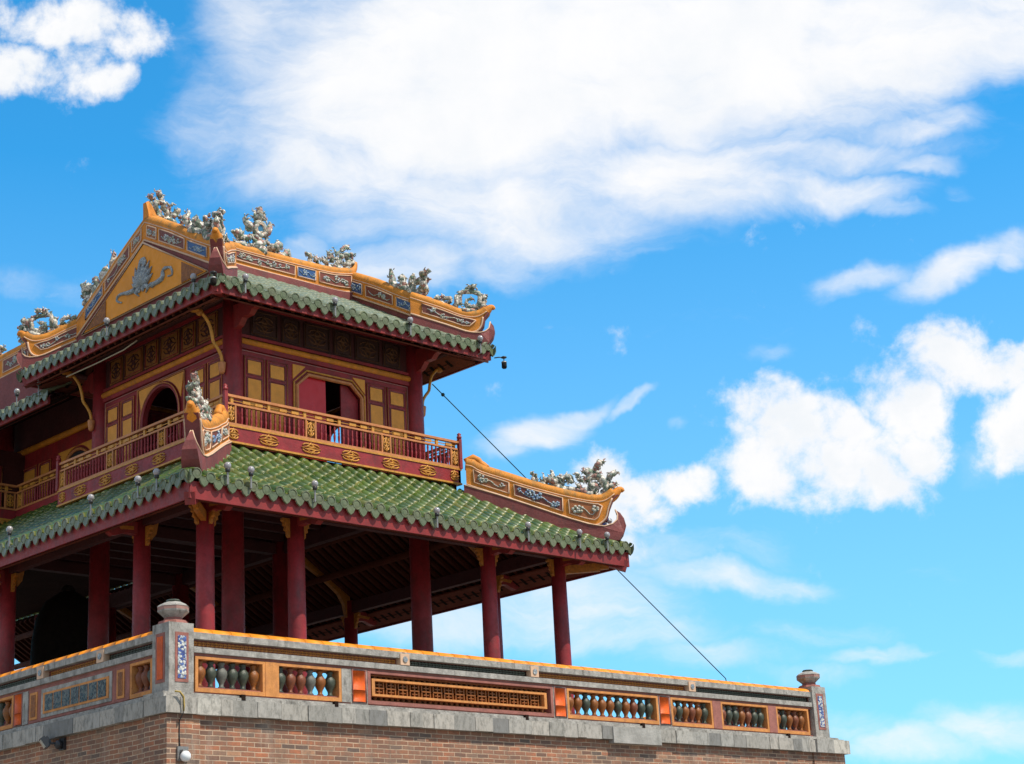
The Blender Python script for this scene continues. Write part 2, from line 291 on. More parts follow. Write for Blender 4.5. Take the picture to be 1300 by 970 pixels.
# ------------------------------------------------------------------ mesh helpers
class Fr:
    """local frame: u along, z up, n outwards"""
    def __init__(s, O, U, N): s.O = Vector(O); s.U = Vector(U).normalized(); s.N = Vector(N).normalized()
    def p(s, u, z, n=0.0): return s.O + s.U*u + s.N*n + Vector((0, 0, z))
class MB:
    def __init__(s): s.v = []; s.f = []; s.uv = []; s.sm = []
    def add(s, vs, fs, uvs=None, smooth=False):
        o = len(s.v); s.v += [tuple(p) for p in vs]
        for i, f in enumerate(fs):
            s.f.append([o+j for j in f]); s.sm.append(smooth)
            s.uv.append(uvs[i] if uvs else [(0.0, 0.0)]*len(f))
        return s
    def hexa(s, p, uvs=None):     # p: 8 points, bottom 4 then top 4
        return s.add(p, [(0,3,2,1),(4,5,6,7),(0,1,5,4),(1,2,6,5),(2,3,7,6),(3,0,4,7)], uvs)
    def box(s, x0, x1, y0, y1, z0, z1, wuv=False):
        P = [(x0,y0,z0),(x1,y0,z0),(x1,y1,z0),(x0,y1,z0),(x0,y0,z1),(x1,y0,z1),(x1,y1,z1),(x0,y1,z1)]
        uvs = None
        if wuv:
            F = [(0,3,2,1),(4,5,6,7),(0,1,5,4),(1,2,6,5),(2,3,7,6),(3,0,4,7)]; uvs = []
            for i, f in enumerate(F):
                uvs.append([((P[j][0], P[j][1]) if i < 2 else (P[j][0] if i in (2,4) else -P[j][1], P[j][2])) for j in f])
        return s.hexa(P, uvs)
    def fbox(s, fr, u0, u1, z0, z1, n0, n1, uv=None):
        P = [fr.p(u0,z0,n0), fr.p(u1,z0,n0), fr.p(u1,z0,n1), fr.p(u0,z0,n1), fr.p(u0,z1,n0), fr.p(u1,z1,n0), fr.p(u1,z1,n1), fr.p(u0,z1,n1)]
        return s.hexa(P, [[uv]*4]*6 if uv else None)
    def beam(s, a, b, w, h, up=(0,0,1)):
        a = Vector(a); b = Vector(b); d = (b-a).normalized(); sd = d.cross(Vector(up)).normalized(); uu = sd.cross(d)
        P = [a-sd*w/2-uu*h/2, b-sd*w/2-uu*h/2, b+sd*w/2-uu*h/2, a+sd*w/2-uu*h/2]
        P += [q+uu*h for q in P]
        return s.hexa(P)
    def tube(s, pts, rad, n=8, closed=False, smooth=True, bumpy=0.0, cap=True, flat=None):
        pts = [Vector(p) for p in pts]; m = len(pts)
        if not hasattr(rad, '__len__'): rad = [rad]*m
        rings = []; prev = None
        for i in range(m):
            a = pts[(i-1) % m] if (closed or i) else pts[0]; b = pts[(i+1) % m] if (closed or i < m-1) else pts[-1]
            d = (b-a); d = d.normalized() if d.length > 1e-9 else Vector((0,0,1))
            ref = prev if prev is not None else (Vector((0,0,1)) if abs(d.z) < .9 else Vector((1,0,0)))
            x = (ref - d*ref.dot(d)).normalized(); y = d.cross(x); prev = x
            ring = []
            for k in range(n):
                an = 2*math.pi*k/n; r = rad[i]
                q = pts[i] + (x*math.cos(an) + y*math.sin(an))*r
                if bumpy:
                    q += (q-pts[i])*bumpy*noise.noise(q*9)*2
                ring.append(q)
            rings.append(ring)
        vs = [q for r in rings for q in r]; fs = []
        for i in range(m if closed else m-1):
            for k in range(n):
                fs.append((i*n+k, i*n+(k+1) % n, ((i+1) % m)*n+(k+1) % n, ((i+1) % m)*n+k))
        if cap and not closed: fs.append(tuple(range(n))[::-1]); fs.append(tuple((m-1)*n+k for k in range(n)))
        return s.add(vs, fs, None, smooth)
    def lathe(s, c, prof, n=12, smooth=True, rot=0.0):
        c = Vector(c); vs = []; fs = []
        for r, z in prof:
            for k in range(n):
                a = 2*math.pi*k/n+rot; vs.append(c+Vector((r*math.cos(a), r*math.sin(a), z)))
        for i in range(len(prof)-1):
            for k in range(n): fs.append((i*n+k, i*n+(k+1) % n, (i+1)*n+(k+1) % n, (i+1)*n+k))
        fs.append(tuple(range(n))[::-1]); fs.append(tuple((len(prof)-1)*n+k for k in range(n)))
        return s.add(vs, fs, None, smooth)
    def prism(s, fr, poly, n0, n1, smooth=False):
        """poly: (u,z) or (u,z,halfthickness)"""
        m = len(poly); vs = []
        for q in poly: vs.append(fr.p(q[0], q[1], n0 if len(q) < 3 else -q[2]))
        for q in poly: vs.append(fr.p(q[0], q[1], n1 if len(q) < 3 else q[2]))
        fs = [tuple(range(m))[::-1], tuple(range(m, 2*m))] + [(i, (i+1) % m, (i+1) % m+m, i+m) for i in range(m)]
        return s.add(vs, fs)
    def blobs(s, c, r, sq=(1,1,1)):
        c = Vector(c); rings = 5; n = 8; vs = []; fs = []
        for i in range(rings+1):
            th = math.pi*i/rings
            for k in range(n):
                ph = 2*math.pi*k/n
                vs.append(c+Vector((math.sin(th)*math.cos(ph)*sq[0], math.sin(th)*math.sin(ph)*sq[1], math.cos(th)*sq[2]))*r)
        for i in range(rings):
            for k in range(n): fs.append((i*n+k, (i+1)*n+k, (i+1)*n+(k+1) % n, i*n+(k+1) % n))
        return s.add(vs, fs, None, True)
    def mesh(s, name, m, off=Vector((0,0,0))):
        me = bpy.data.meshes.new(name); me.from_pydata([Vector(p)-off for p in s.v], [], s.f)
        me.materials.append(M[m] if isinstance(m, str) else m)
        ul = me.uv_layers.new(name='uv'); i = 0
        for f in s.uv:
            for q in f: ul.data[i].uv = q; i += 1
        me.polygons.foreach_set('use_smooth', s.sm); me.update(); return me
    def build(s, name, m, parent=None):
        """world-space geometry -> one object whose origin is its parent's (parents are never rotated)"""
        off = Vector((0,0,0)); q = parent
        while q is not None: off += Vector(q.location); q = q.parent
        o = bpy.data.objects.new(name, s.mesh(name, m, off)); S.collection.objects.link(o)
        if parent is not None: o.parent = parent
        return o
def tag(o, label=None, cat=None, group=None, kind=None):
    for k, v in (('label', label), ('category', cat), ('group', group), ('kind', kind)):
        if v: o[k] = v
    return o
def thing(name, loc, label, cat, group=None):
    o = bpy.data.objects.new(name, None); S.collection.objects.link(o); o.location = loc; o.empty_display_size = .3
    return tag(o, label, cat, group)
def copy_part(src, parent, delta):
    """a linked copy of a part (and its sub-parts) shifted by delta"""
    c = src.copy(); S.collection.objects.link(c); c.parent = parent; c.location = Vector(src.location)+Vector(delta)
    for ch in list(src.children):
        d = ch.copy(); S.collection.objects.link(d); d.parent = c
    return c
def arc(cx, cz, r, a0, a1, n=10): return [(cx+r*math.cos(R(a0+(a1-a0)*i/n)), cz+r*math.sin(R(a0+(a1-a0)*i/n))) for i in range(n+1)]
def smooth_line(pts, k=4):
    """Catmull-Rom through (u,z[,r]) points"""
    out = []; P = [pts[0]]+list(pts)+[pts[-1]]
    for i in range(1, len(P)-2):
        for j in range(k):
            t_ = j/k; q = []
            for d in range(len(pts[0])):
                a, b, c, e = P[i-1][d], P[i][d], P[i+1][d], P[i+2][d]
                q.append(.5*((2*b)+(-a+c)*t_+(2*a-5*b+4*c-e)*t_*t_+(-a+3*b-3*c+e)*t_**3))
            out.append(tuple(q))
    out.append(tuple(pts[-1])); return out
def band_poly(top, low): return list(top)+list(reversed(low))

# ------------------------------------------------------------------ ground and rampart
GZ = -5.1
g = MB(); g.add([(-4000,-4000,GZ),(4000,-4000,GZ),(4000,4000,GZ),(-4000,4000,GZ)], [(0,1,2,3)])
tag(g.build('ground', 'ground'), kind='structure')
ramp = thing('brick_rampart', (0,0,GZ), 'old red brick rampart wall with a grey stone ledge under the parapet', 'rampart')
b = MB(); b.box(.10, 15.95, .10, 40, GZ-.3, -.004, True); b.box(14.98, 15.99, .06, .9, GZ-.3, -.006, True); b.box(.06, .62, .06, .62, GZ-.3, -.006, True)
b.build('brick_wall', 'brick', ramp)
b = MB(); b.box(.3, 15.8, .3, 39.8, .0, .24); b.build('deck', 'deck', ramp)
def ledge(fr, L, name, first=0.0, seed=1):
    rr = random.Random(seed); b = MB(); u = first; i = 0
    while u < L:
        w = rr.uniform(.20, .52); w = min(w, L-u); j = rr.uniform(-.012, .008); dz = rr.uniform(-.008, .004)
        uv = (i+.5, seed+.5)
        P = [fr.p(u+.003, .0+dz, -.55), fr.p(u+w-.003, .0+dz, -.55), fr.p(u+w-.003, .0+dz, j), fr.p(u+.003, .0+dz, j),
             fr.p(u+.003, .225, -.55), fr.p(u+w-.003, .225, -.55), fr.p(u+w-.003, .225, j), fr.p(u+.003, .225, j)]
        b.hexa(P, [[uv]*4]*6); u += w; i += 1
    return b.build(name, 'slab', ramp)
FR_R = Fr((0,0,0), (1,0,0), (0,-1,0)); FR_L = Fr((0,0,0), (0,1,0), (-1,0,0))
ledge(FR_R, 15.0, 'stone_ledge', 0.0, 1); ledge(FR_L, 30.0, 'stone_ledge', .56, 2)
b = MB()
for u0, u1, q in ((15.0, 15.55, 3.5), (15.55, 16.07, 4.5)): b.fbox(FR_R, u0, u1, -.01, .25, -.6, .03, (q, 7.5))
b.build('ledge_end_block', 'slab', ramp)
b = MB()
for u0, u1, q in ((9.15, 9.75, 11.5), (9.75, 10.4, 14.5)): b.fbox(FR_R, u0, u1, -.06, .215, -.1, .028, (q, 19.5))
b.build('pale_ledge_slab', 'stone', ramp)
b = MB()
b.fbox(FR_R, .0, 16.0, .226, .275, -.6, -.05); b.fbox(FR_L, .65, 30, .226, .275, -.6, -.05); b.fbox(FR_R, 0.02, 15.9, .276, .31, -.6, -.10); b.fbox(FR_L, .65, 30, .276, .31, -.6, -.10)
b.build('mortar_step', 'plaster_grey', ramp)
# weep holes in the step
b = MB()
for u in (1.33, 3.05, 7.1, 10.0, 14.2): b.fbox(FR_R, u, u+.07, .24, .325, -.2, -.045)
b.build('weep_hole', 'dark', ramp)

# ------------------------------------------------------------------ parapet
VASE = [(r_*.94, z_) for r_, z_ in [(.045,0),(.060,.02),(.035,.05),(.040,.09),(.075,.16),(.095,.23),(.090,.29),(.050,.35),(.040,.385),(.062,.41),(.050,.44)]]
bal_mesh = {}
def baluster(parent, pos, m, h=.44):
    key = (m, round(h, 2))
    if key not in bal_mesh:
        b = MB(); b.lathe((0,0,0), [(r, z*h/.44) for r, z in VASE], 10); bal_mesh[key] = b.mesh('baluster', m)
    o = bpy.data.objects.new('baluster', bal_mesh[key]); S.collection.objects.link(o); o.parent = parent
    o.location = Vector(pos)-Vector(parent.location)-(Vector(parent.parent.location) if parent.parent else Vector()); return o
def parapet(name, fr, L, u_in, frieze, segs, label, seed=3):
    rr = random.Random(seed)
    root = thing(name, fr.p(u_in, .31, -.14), label, 'parapet', 'parapets round the rampart top')
    TH = -.28
    b = MB()        # body: rails that carry everything
    b.fbox(fr, u_in, L, .31, .345, TH, .0); b.fbox(fr, u_in, L, .855, .90, TH, .0); b.fbox(fr, u_in, L, .985, 1.10, TH+.03, -.06)
    b.build('wall_core', 'plaster_red', root)
    b = MB(); b.fbox(fr, u_in, L, .90, .985, TH-.02, .045); b.fbox(fr, u_in, L, 1.10, 1.195, TH-.02, .035); b.build('cornice', 'plaster_grey', root)
    b = MB(); u = u_in     # glazed ridge tiles, each a short half-round
    while u < L:
        w = min(.34, L-u); n = 6
        vs = []; fs = []
        for q, rad in ((u, .084), (u+w-.002, .081)):
            for k in range(n+1):
                a = math.pi*k/n; vs.append(fr.p(q, 1.197+rad*math.sin(a), TH/2+.0+math.cos(a)*(rad+.085)))
        for k in range(n): fs.append((k, k+1, n+1+k+1, n+1+k))
        fs += [tuple(range(n+1)), tuple(range(2*n+1, n, -1))]
        b.add(vs, fs, None, True); u += w
    b.build('coping_tiles', 'glaze_orange', root)
    # frieze strip of small raised diamonds between square blocks
    for (u0, u1, col) in frieze:
        b = MB(); b.fbox(fr, u0, u1, 1.0, 1.088, -.058, -.050)
        ob = b.build('frieze_panel', {'o': 'panel_brown', 'g': 'dark'}[col], root)
        b = MB(); u = u0+.05
        while u < u1-.04:
            for dz in (-.018, .018):
                c = fr.p(u, 1.044+dz, -.05); b.prism(fr, [(u-.032, 1.044+dz), (u, 1.044+dz-.017), (u+.032, 1.044+dz), (u, 1.044+dz+.017)], -.052, -.036)
            b.fbox(fr, u+.028, u+.042, 1.02, 1.07, -.052, -.040)
            u += .075
        b.build('lattice', {'o': 'gold_warm', 'g': 'bal_green'}[col], ob)
    for u in [f[1] for f in frieze[:-1]]:
        b = MB(); b.fbox(fr, u+.01, u+.20, .99, 1.17, -.06, .052); o = b.build('square_boss', 'white_line', root)
        b = MB(); b.lathe((0,0,0), [(.045,-.01),(.05,0),(.02,.01)], 8); cpt = fr.p(u+.105, 1.08, .056)
        b = MB(); b.prism(fr, arc(u+.105, 1.08, .048, 0, 330, 9), .05, .066); b.build('rosette', 'relief', o)
    for sg in segs:
        k, u0, u1 = sg[0], sg[1], sg[2]
        if k == 'bal':     # framed opening with turned glazed balusters
            fm, inner = sg[3], sg[4]
            b = MB(); b.fbox(fr, u0, u1, .345, .405, TH+.02, .018); b.fbox(fr, u0, u1, .815, .855, TH+.02, .018)
            b.fbox(fr, u0, u0+.05, .405, .815, TH+.02, .018); b.fbox(fr, u1-.05, u1, .405, .815, TH+.02, .018)
            ob = b.build('opening_frame', fm, root)
            b = MB(); b.fbox(fr, u0+.051, u1-.051, .406, .425, -.24, -.02); b.build('sill', inner, ob)
            n = max(2, int((u1-u0-.10)/(sg[5]*.80))); st = (u1-u0-.10)/n
            for i in range(n):
                baluster(ob, fr.p(u0+.05+(i+.5)*st, .42, -.09), sg[6][(i+rr.randint(0, 1)) % len(sg[6])], .39)
        elif k == 'post':
            b = MB(); b.fbox(fr, u0, u1, .345, .855, TH, .024); b.build('post', sg[3], root)
        elif k == 'gtile':   # upright orange glazed tile in a pale groove
            b = MB(); b.fbox(fr, u0, u1, .33, .868, TH, .012); ob = b.build('tile_pier', 'plaster_grey', root)
            b = MB()
            for q0, q1 in ((.365, .54), (.545, .84)):
                vs = []; fs = []; n = 5; w = (u1-u0)*.36; uc = (u0+u1)/2
                for z in (q0, q1):
                    for i in range(n+1):
                        a = math.pi*i/n; vs.append(fr.p(uc-w*math.cos(a), z, .012+.028*math.sin(a)))
                for i in range(n): fs.append((i, i+1, n+2+i, n+1+i))
                fs += [tuple(range(n+1)), tuple(range(2*n+1, n, -1))]
                b.add(vs, fs, None, True)
            b.build('glazed_tile', 'glaze_red', ob)
            b = MB()
            uc = (u0+u1)/2; w = (u1-u0)*.40
            b.tube([fr.p(uc-w, .35, .016), fr.p(uc-w, .855, .016), fr.p(uc+w, .855, .016), fr.p(uc+w, .35, .016)], .012, 6, closed=True); b.build('tile_border', 'plaster_red', ob)
        elif k == 'grille':
            b = MB(); b.fbox(fr, u0, u1, .345, .40, TH+.02, .018); b.fbox(fr, u0, u1, .82, .855, TH+.02, .018)
            b.fbox(fr, u0, u0+.06, .40, .82, TH+.02, .018); b.fbox(fr, u1-.06, u1, .40, .82, TH+.02, .018); ob = b.build('grille_frame', 'plaster_red', root)
            b = MB(); b.fbox(fr, u0+.06, u1-.06, .40, .82, -.20, -.17); b.build('grille_back', 'dark', ob)
            b = MB(); i = 0; u = u0+.12
            while u < u1-.10:
                b.fbox(fr, u, u+.055, .405, .815, -.16, -.11); u += .115; i += 1
            for z in (.405, .795): b.fbox(fr, u0+.06, u1-.06, z, z+.02, -.105, -.07)
            b.build('grille_rods', 'grille_brown', ob)
            b = MB(); a0, a1, z0, z1 = u0+.10, u1-.14, .475, .745
            b.fbox(fr, a0, a1, z0, z0+.035, -.10, .0); b.fbox(fr, a0, a1, z1-.035, z1, -.10, .0); b.fbox(fr, a0, a0+.06, z0+.035, z1-.035, -.10, .0); b.fbox(fr, a1-.06, a1, z0+.035, z1-.035, -.10, .0)
            b.build('inner_frame', 'frame_orange', ob)
            b = MB(); u = a0+.09
            while u < a1-.22:
                for q in (0, .09, .18): b.fbox(fr, u+q, u+q+.022, z0+.036, z1-.036, -.09, -.055)
                b.fbox(fr, u, u+.20, .60, .62, -.088, -.05); b.fbox(fr, u+.045, u+.155, .55, .566, -.088, -.05); b.fbox(fr, u+.045, u+.155, .655, .671, -.088, -.05); u += .245
            b.build('cross_lattice', 'bal_orange', ob)
        elif k == 'cells':
            b = MB(); b.fbox(fr, u0, u1, .345, .855, TH+.02, .010); ob = b.build('cell_panel', 'plaster_red', root)
            b = MB(); b.fbox(fr, u0+.08, u1-.08, .385, .825, -.1, .022); b.build('grey_surround', 'plaster_grey', ob)
            b = MB(); b.fbox(fr, u0+.15, u1-.15, .44, .76, -.08, .032); b.build('cell_frame', 'frame_orange', ob)
            n = 7; st = (u1-u0-.40)/n
            for i in range(n):
                q = u0+.20+i*st; b = MB(); b.fbox(fr, q+.012, q+st-.012, .475, .725, -.02, .038); b.build('lattice_cell', 'cell', ob)
        elif k == 'small':
            b = MB(); b.fbox(fr, u0, u1, .345, .855, TH+.02, .008); ob = b.build('small_panel', 'plaster_red', root)
            b = MB(); b.fbox(fr, u0+.05, u1-.05, .39, .81, -.05, .020); b.build('panel_frame', 'frame_orange', ob)
            b = MB(); b.fbox(fr, u0+.09, u1-.09, .43, .77, -.03, .026); b.build('carved_inset', 'grille_brown', ob)
    return root
PR = Fr((0,.2,0), (1,0,0), (0,-1,0)); PL = Fr((.2,0,0), (0,1,0), (-1,0,0))
mixA = ['bal_orange', 'bal_green', 'bal_red', 'bal_grey', 'bal_green']; mixB = ['bal_red', 'bal_orange', 'bal_green', 'bal_orange']
parapet('parapet', PR, 15.22, .58,
    [(.60, 4.47, 'o'), (4.68, 7.37, 'g'), (7.58, 11.47, 'o'), (11.68, 15.2, 'g')],
    [('bal', .62, 1.86, 'frame_orange', 'plaster_red', .23, mixA), ('post', 1.86, 2.06, 'frame_orange'), ('bal', 2.06, 3.30, 'frame_orange', 'plaster_red', .23, mixA),
     ('post', 3.30, 3.48, 'plaster_grey'), ('gtile', 3.48, 3.82), ('grille', 3.82, 7.92), ('gtile', 7.92, 8.26), ('bal', 8.26, 10.62, 'frame_orange', 'plaster_red', .25, mixB),
     ('gtile', 10.62, 10.97), ('bal', 10.97, 12.15, 'frame_orange', 'plaster_red', .22, mixB), ('post', 12.15, 12.39, 'plaster_red'), ('bal', 12.39, 13.82, 'frame_orange', 'plaster_red', .22, mixB),
     ('post', 13.82, 14.06, 'plaster_red'), ('bal', 14.06, 15.1, 'frame_orange', 'plaster_red', .22, mixB)],
    'long sunlit parapet with orange coping running right from the near corner post')
parapet('parapet', PL, 16.0, .58,
    [(.60, 1.86, 'g'), (2.07, 3.58, 'o'), (3.79, 6.6, 'g'), (6.8, 9.4, 'o'), (9.6, 15.8, 'g')],
    [('bal', .62, 1.20, 'frame_orange', 'plaster_red', .17, mixA), ('post', 1.20, 1.30, 'plaster_red'), ('small', 1.30, 1.60), ('cells', 1.60, 3.76), ('small', 3.76, 4.08),
     ('post', 4.08, 4.24, 'plaster_grey'), ('gtile', 4.24, 4.54), ('bal', 4.54, 6.6, 'frame_orange', 'plaster_red', .24, mixB), ('gtile', 6.6, 6.9), ('cells', 6.9, 9.3),
     ('gtile', 9.3, 9.6), ('bal', 9.6, 12.2, 'frame_orange', 'plaster_red', .24, mixB), ('gtile', 12.2, 12.5), ('cells', 12.5, 15.9)],
    'shaded parapet with orange coping running left from the near corner post', 5)
PB = Fr((15.45,0,0), (0,1,0), (1,0,0))
parapet('parapet', PB, 14.0, .66, [(.7, 4.5, 'o'), (4.7, 8.4, 'g'), (8.6, 13.9, 'o')],
    [('bal', .7, 2.4, 'plaster_red', 'plaster_red', .24, mixB), ('gtile', 2.4, 2.7), ('bal', 2.7, 5.4, 'plaster_red', 'plaster_red', .24, mixB), ('gtile', 5.4, 5.7), ('bal', 5.7, 8.6, 'plaster_red', 'plaster_red', .24, mixB), ('gtile', 8.6, 8.9), ('cells', 8.9, 13.9)],
    'parapet on the far side of the deck, glimpsed through the balusters near the right post', 8)

def corner_post(x0, y0, w, label, name='parapet_post'):
    root = thing(name, (x0+w/2, y0+w/2, .26), label, 'stone post', 'stone posts at the parapet corners')
    cx, cy = x0+w/2, y0+w/2
    b = MB(); b.box(x0, x0+w, y0, y0+w, .27, 1.31); b.box(x0-.02, x0+w+.02, y0-.02, y0+w+.02, .262, .315); b.build('shaft', 'plaster_grey', root)
    b = MB(); q = w/2/math.cos(R(22.5)); pr = [(q*.98,1.311),(q*.92,1.35),(q*.60,1.37),(q*.58,1.405)]; b.lathe((cx,cy,0), pr, 8, False, R(22.5)); b.build('post_neck', 'plaster_red', root)
    b = MB(); b.lathe((cx,cy,0), [(q*.58,1.406),(q*1.0,1.49),(q*1.02,1.51)], 8, False, R(22.5)); b.build('cap_bowl', 'plaster_grey', root)
    b = MB(); b.lathe((cx,cy,0), [(q*1.0,1.512),(q*1.01,1.56)], 8, False, R(22.5)); o = b.build('cap', 'cap_pink', root)
    b = MB(); b.lathe((cx,cy,0), [(q*1.03,1.561),(q*.95,1.585),(q*.55,1.63)], 8, False, R(22.5)); b.build('cap_lid', 'plaster_grey', root)
    b = MB(); b.lathe((cx,cy,0), [(q*.45,1.631),(q*.48,1.655),(q*.40,1.672)], 8, False, R(22.5)); b.build('cap_button', 'bal_green', root)
    for fr, mm in ((Fr((x0, y0, 0), (1,0,0), (0,-1,0)), 'mosaic_blue'), (Fr((x0, y0, 0), (0,1,0), (-1,0,0)), 'glaze_red')):
        b = MB(); b.fbox(fr, w*.24, w*.78, .46, 1.17, -.01, .008); o = b.build('panel_border', 'plaster_red', root)
        b = MB(); b.fbox(fr, w*.34, w*.68, .51, 1.12, -.01, .014); b.build('inset_panel', mm, o)
    return root
corner_post(.15, .15, .42, 'grey stone post with blue mosaic panel at the near corner of the parapet')
corner_post(15.22, .13, .44, 'slim grey stone post at the far right end of the parapet')

# ------------------------------------------------------------------ the two-storey corner pavilion
pav = thing('gate_pavilion', (6.25, 6.25, .25), 'two-storey red and gold corner pavilion with green tiled roofs and mosaic dragons on its ridges', 'pavilion')
X0, X1 = 1.2, 11.3          # lower eave
UX0, UX1 = 2.93, 9.57       # upper eave
def zlow(s, L, t, open_end=False):
    e = s if open_end else min(s, L-s)
    return 3.80+.52*t+.03*t*t+.10*math.exp(-e/.7)*math.exp(-t/1.2)
def zup(s, L, t, open_end=False):
    e = s if open_end else min(s, L-s)
    return 8.04+.505*t+.012*t*t+.03*math.exp(-e/.5)*math.exp(-t/1.0)
def roof_side(parent, fr, L, tfun, zf, m, pitch=.265, seg=.215, seed=0):
    """barrel tiles in rows from the eave up; fr.N points outwards, so inwards is -N"""
    n = int(round(L/pitch)); pitch = L/n
    b = MB(); e = MB(); A = [math.pi*i/6 for i in range(7)]; rr = random.Random(seed)
    for i in range(n):
        s = (i+.5)*pitch; tm = tfun(s, L)
        k = 0; t0 = -.03
        while t0 < tm:
            t1 = min(t0+seg, max(tm, t0+.02)); j = rr.uniform(-.011, .011); jz = rr.uniform(-.008, .010)
            vs = []
            for tt, rad in ((t0, .090), (t1+.01, .079)):
                z = zf(s, L, max(tt, 0))+jz
                for a in A: vs.append(fr.p(s+j+rad*math.cos(a), z+rad*1.05*math.sin(a), -tt))
            fs = [(q, q+7, q+8, q+1) for q in range(6)]; fs.append(tuple(range(7)))
            v0, v1 = k+.02, k+.98
            uvs = [[(i+.5, v0), (i+.5, v1), (i+.5, v1), (i+.5, v0)]]*6+[[(i+.5, v0)]*7]
            b.add(vs, fs, uvs, True); b.sm[-1] = False
            t0 = t1; k += 1
        # round end tile
        z = zf(s, L, 0)+.012+rr.uniform(-.010, .008); s += rr.uniform(-.010, .010)
        vs = []; fs = []
        for rad, nn in ((.089, .0), (.089, .028), (.072, .030), (.064, .018), (.03, .024)):
            for q in range(12):
                a = 2*math.pi*q/12; vs.append(fr.p(s+rad*math.cos(a), z+rad*math.sin(a), .012+nn))
        for r_ in range(4):
            for q in range(12): fs.append((r_*12+q, r_*12+(q+1) % 12, (r_+1)*12+(q+1) % 12, (r_+1)*12+q))
        fs.append(tuple(48+q for q in range(12)))
        e.add(vs, fs, [[(i+.5, .5)]*len(f) for f in fs])
    for i in range(n+1):
        s = i*pitch; ss = min(max(s, .01), L-.01); tm = tfun(ss, L)+.05
        k = 0; t0 = -.02
        while t0 < tm:
            t1 = min(t0+seg, tm); vs = []
            for tt, lift in ((t0, .012), (t1, 0.0)):
                z = zf(ss, L, max(tt, 0))
                for du, dz in ((-.075, .03), (-.04, -.004), (0, -.016), (.04, -.004), (.075, .03)): vs.append(fr.p(s+du, z+dz+lift, -tt))
            b.add(vs, [(q, q+5, q+6, q+1) for q in range(4)], [[(i+.5+200, k+.02), (i+.5+200, k+.98), (i+.5+200, k+.98), (i+.5+200, k+.02)]]*4, True)
            t0 = t1; k += 1
        z = zf(ss, L, 0)-.0
        pet = [(-.100, .030), (-.06, -.005), (0, -.018), (.06, -.005), (.100, .030), (.098, -.075), (.058, -.145), (0, -.185), (-.058, -.145), (-.098, -.075)]
        e.add([fr.p(s+du, z+dz, .018) for du, dz in pet]+[fr.p(s+du*.9, z+dz*.93, .036) for du, dz in pet]+[fr.p(s, z-.05, .03)],
              [tuple(range(10))[::-1]]+[(q, (q+1) % 10, (q+1) % 10+10, q+10) for q in range(10)]+[(q+10, (q+1) % 10+10, 20) for q in range(10)], None)
        for q in range(21): e.uv[-1-q] = [(i+300.5, .5)]*len(e.uv[-1-q])
    o = b.build('tiled_roof', m, parent); e.build('eave_end_tiles', 'tile_end', o)
    return o
tl = lambda s, L: min(s, L-s, 2.46)
roof_side(pav, Fr((X0, X0, 0), (1,0,0), (0,-1,0)), X1-X0, tl, zlow, 'tile', seed=1)
def tside(s, L): return min(s+.0, 2.46) if s < 7.95 else 3.5
zopen = lambda s, L, t: zlow(s, L, t, True)
roof_side(pav, Fr((X0, X0, 0), (0,1,0), (-1,0,0)), 20.0, tside, zopen, 'tile', seed=2)
roof_side(pav, Fr((X1, X0, 0), (0,1,0), (1,0,0)), 20.0, tside, zopen, 'tile', seed=3)
tu = lambda s, L: min(s, L-s) if min(s, L-s) < .80 else 3.32
ts = lambda s, L: min(s, L-s, .84)
LU = UX1-UX0
roof_side(pav, Fr((UX0, UX0, 0), (1,0,0), (0,-1,0)), LU, tu, zup, 'tile_up', seed=4)
roof_side(pav, Fr((UX0, UX1, 0), (1,0,0), (0,1,0)), LU, tu, zup, 'tile_up', seed=5)
roof_side(pav, Fr((UX0, UX0, 0), (0,1,0), (-1,0,0)), LU, ts, zup, 'tile_up', seed=6)
roof_side(pav, Fr((UX1, UX0, 0), (0,1,0), (1,0,0)), LU, ts, zup, 'tile_up', seed=7)

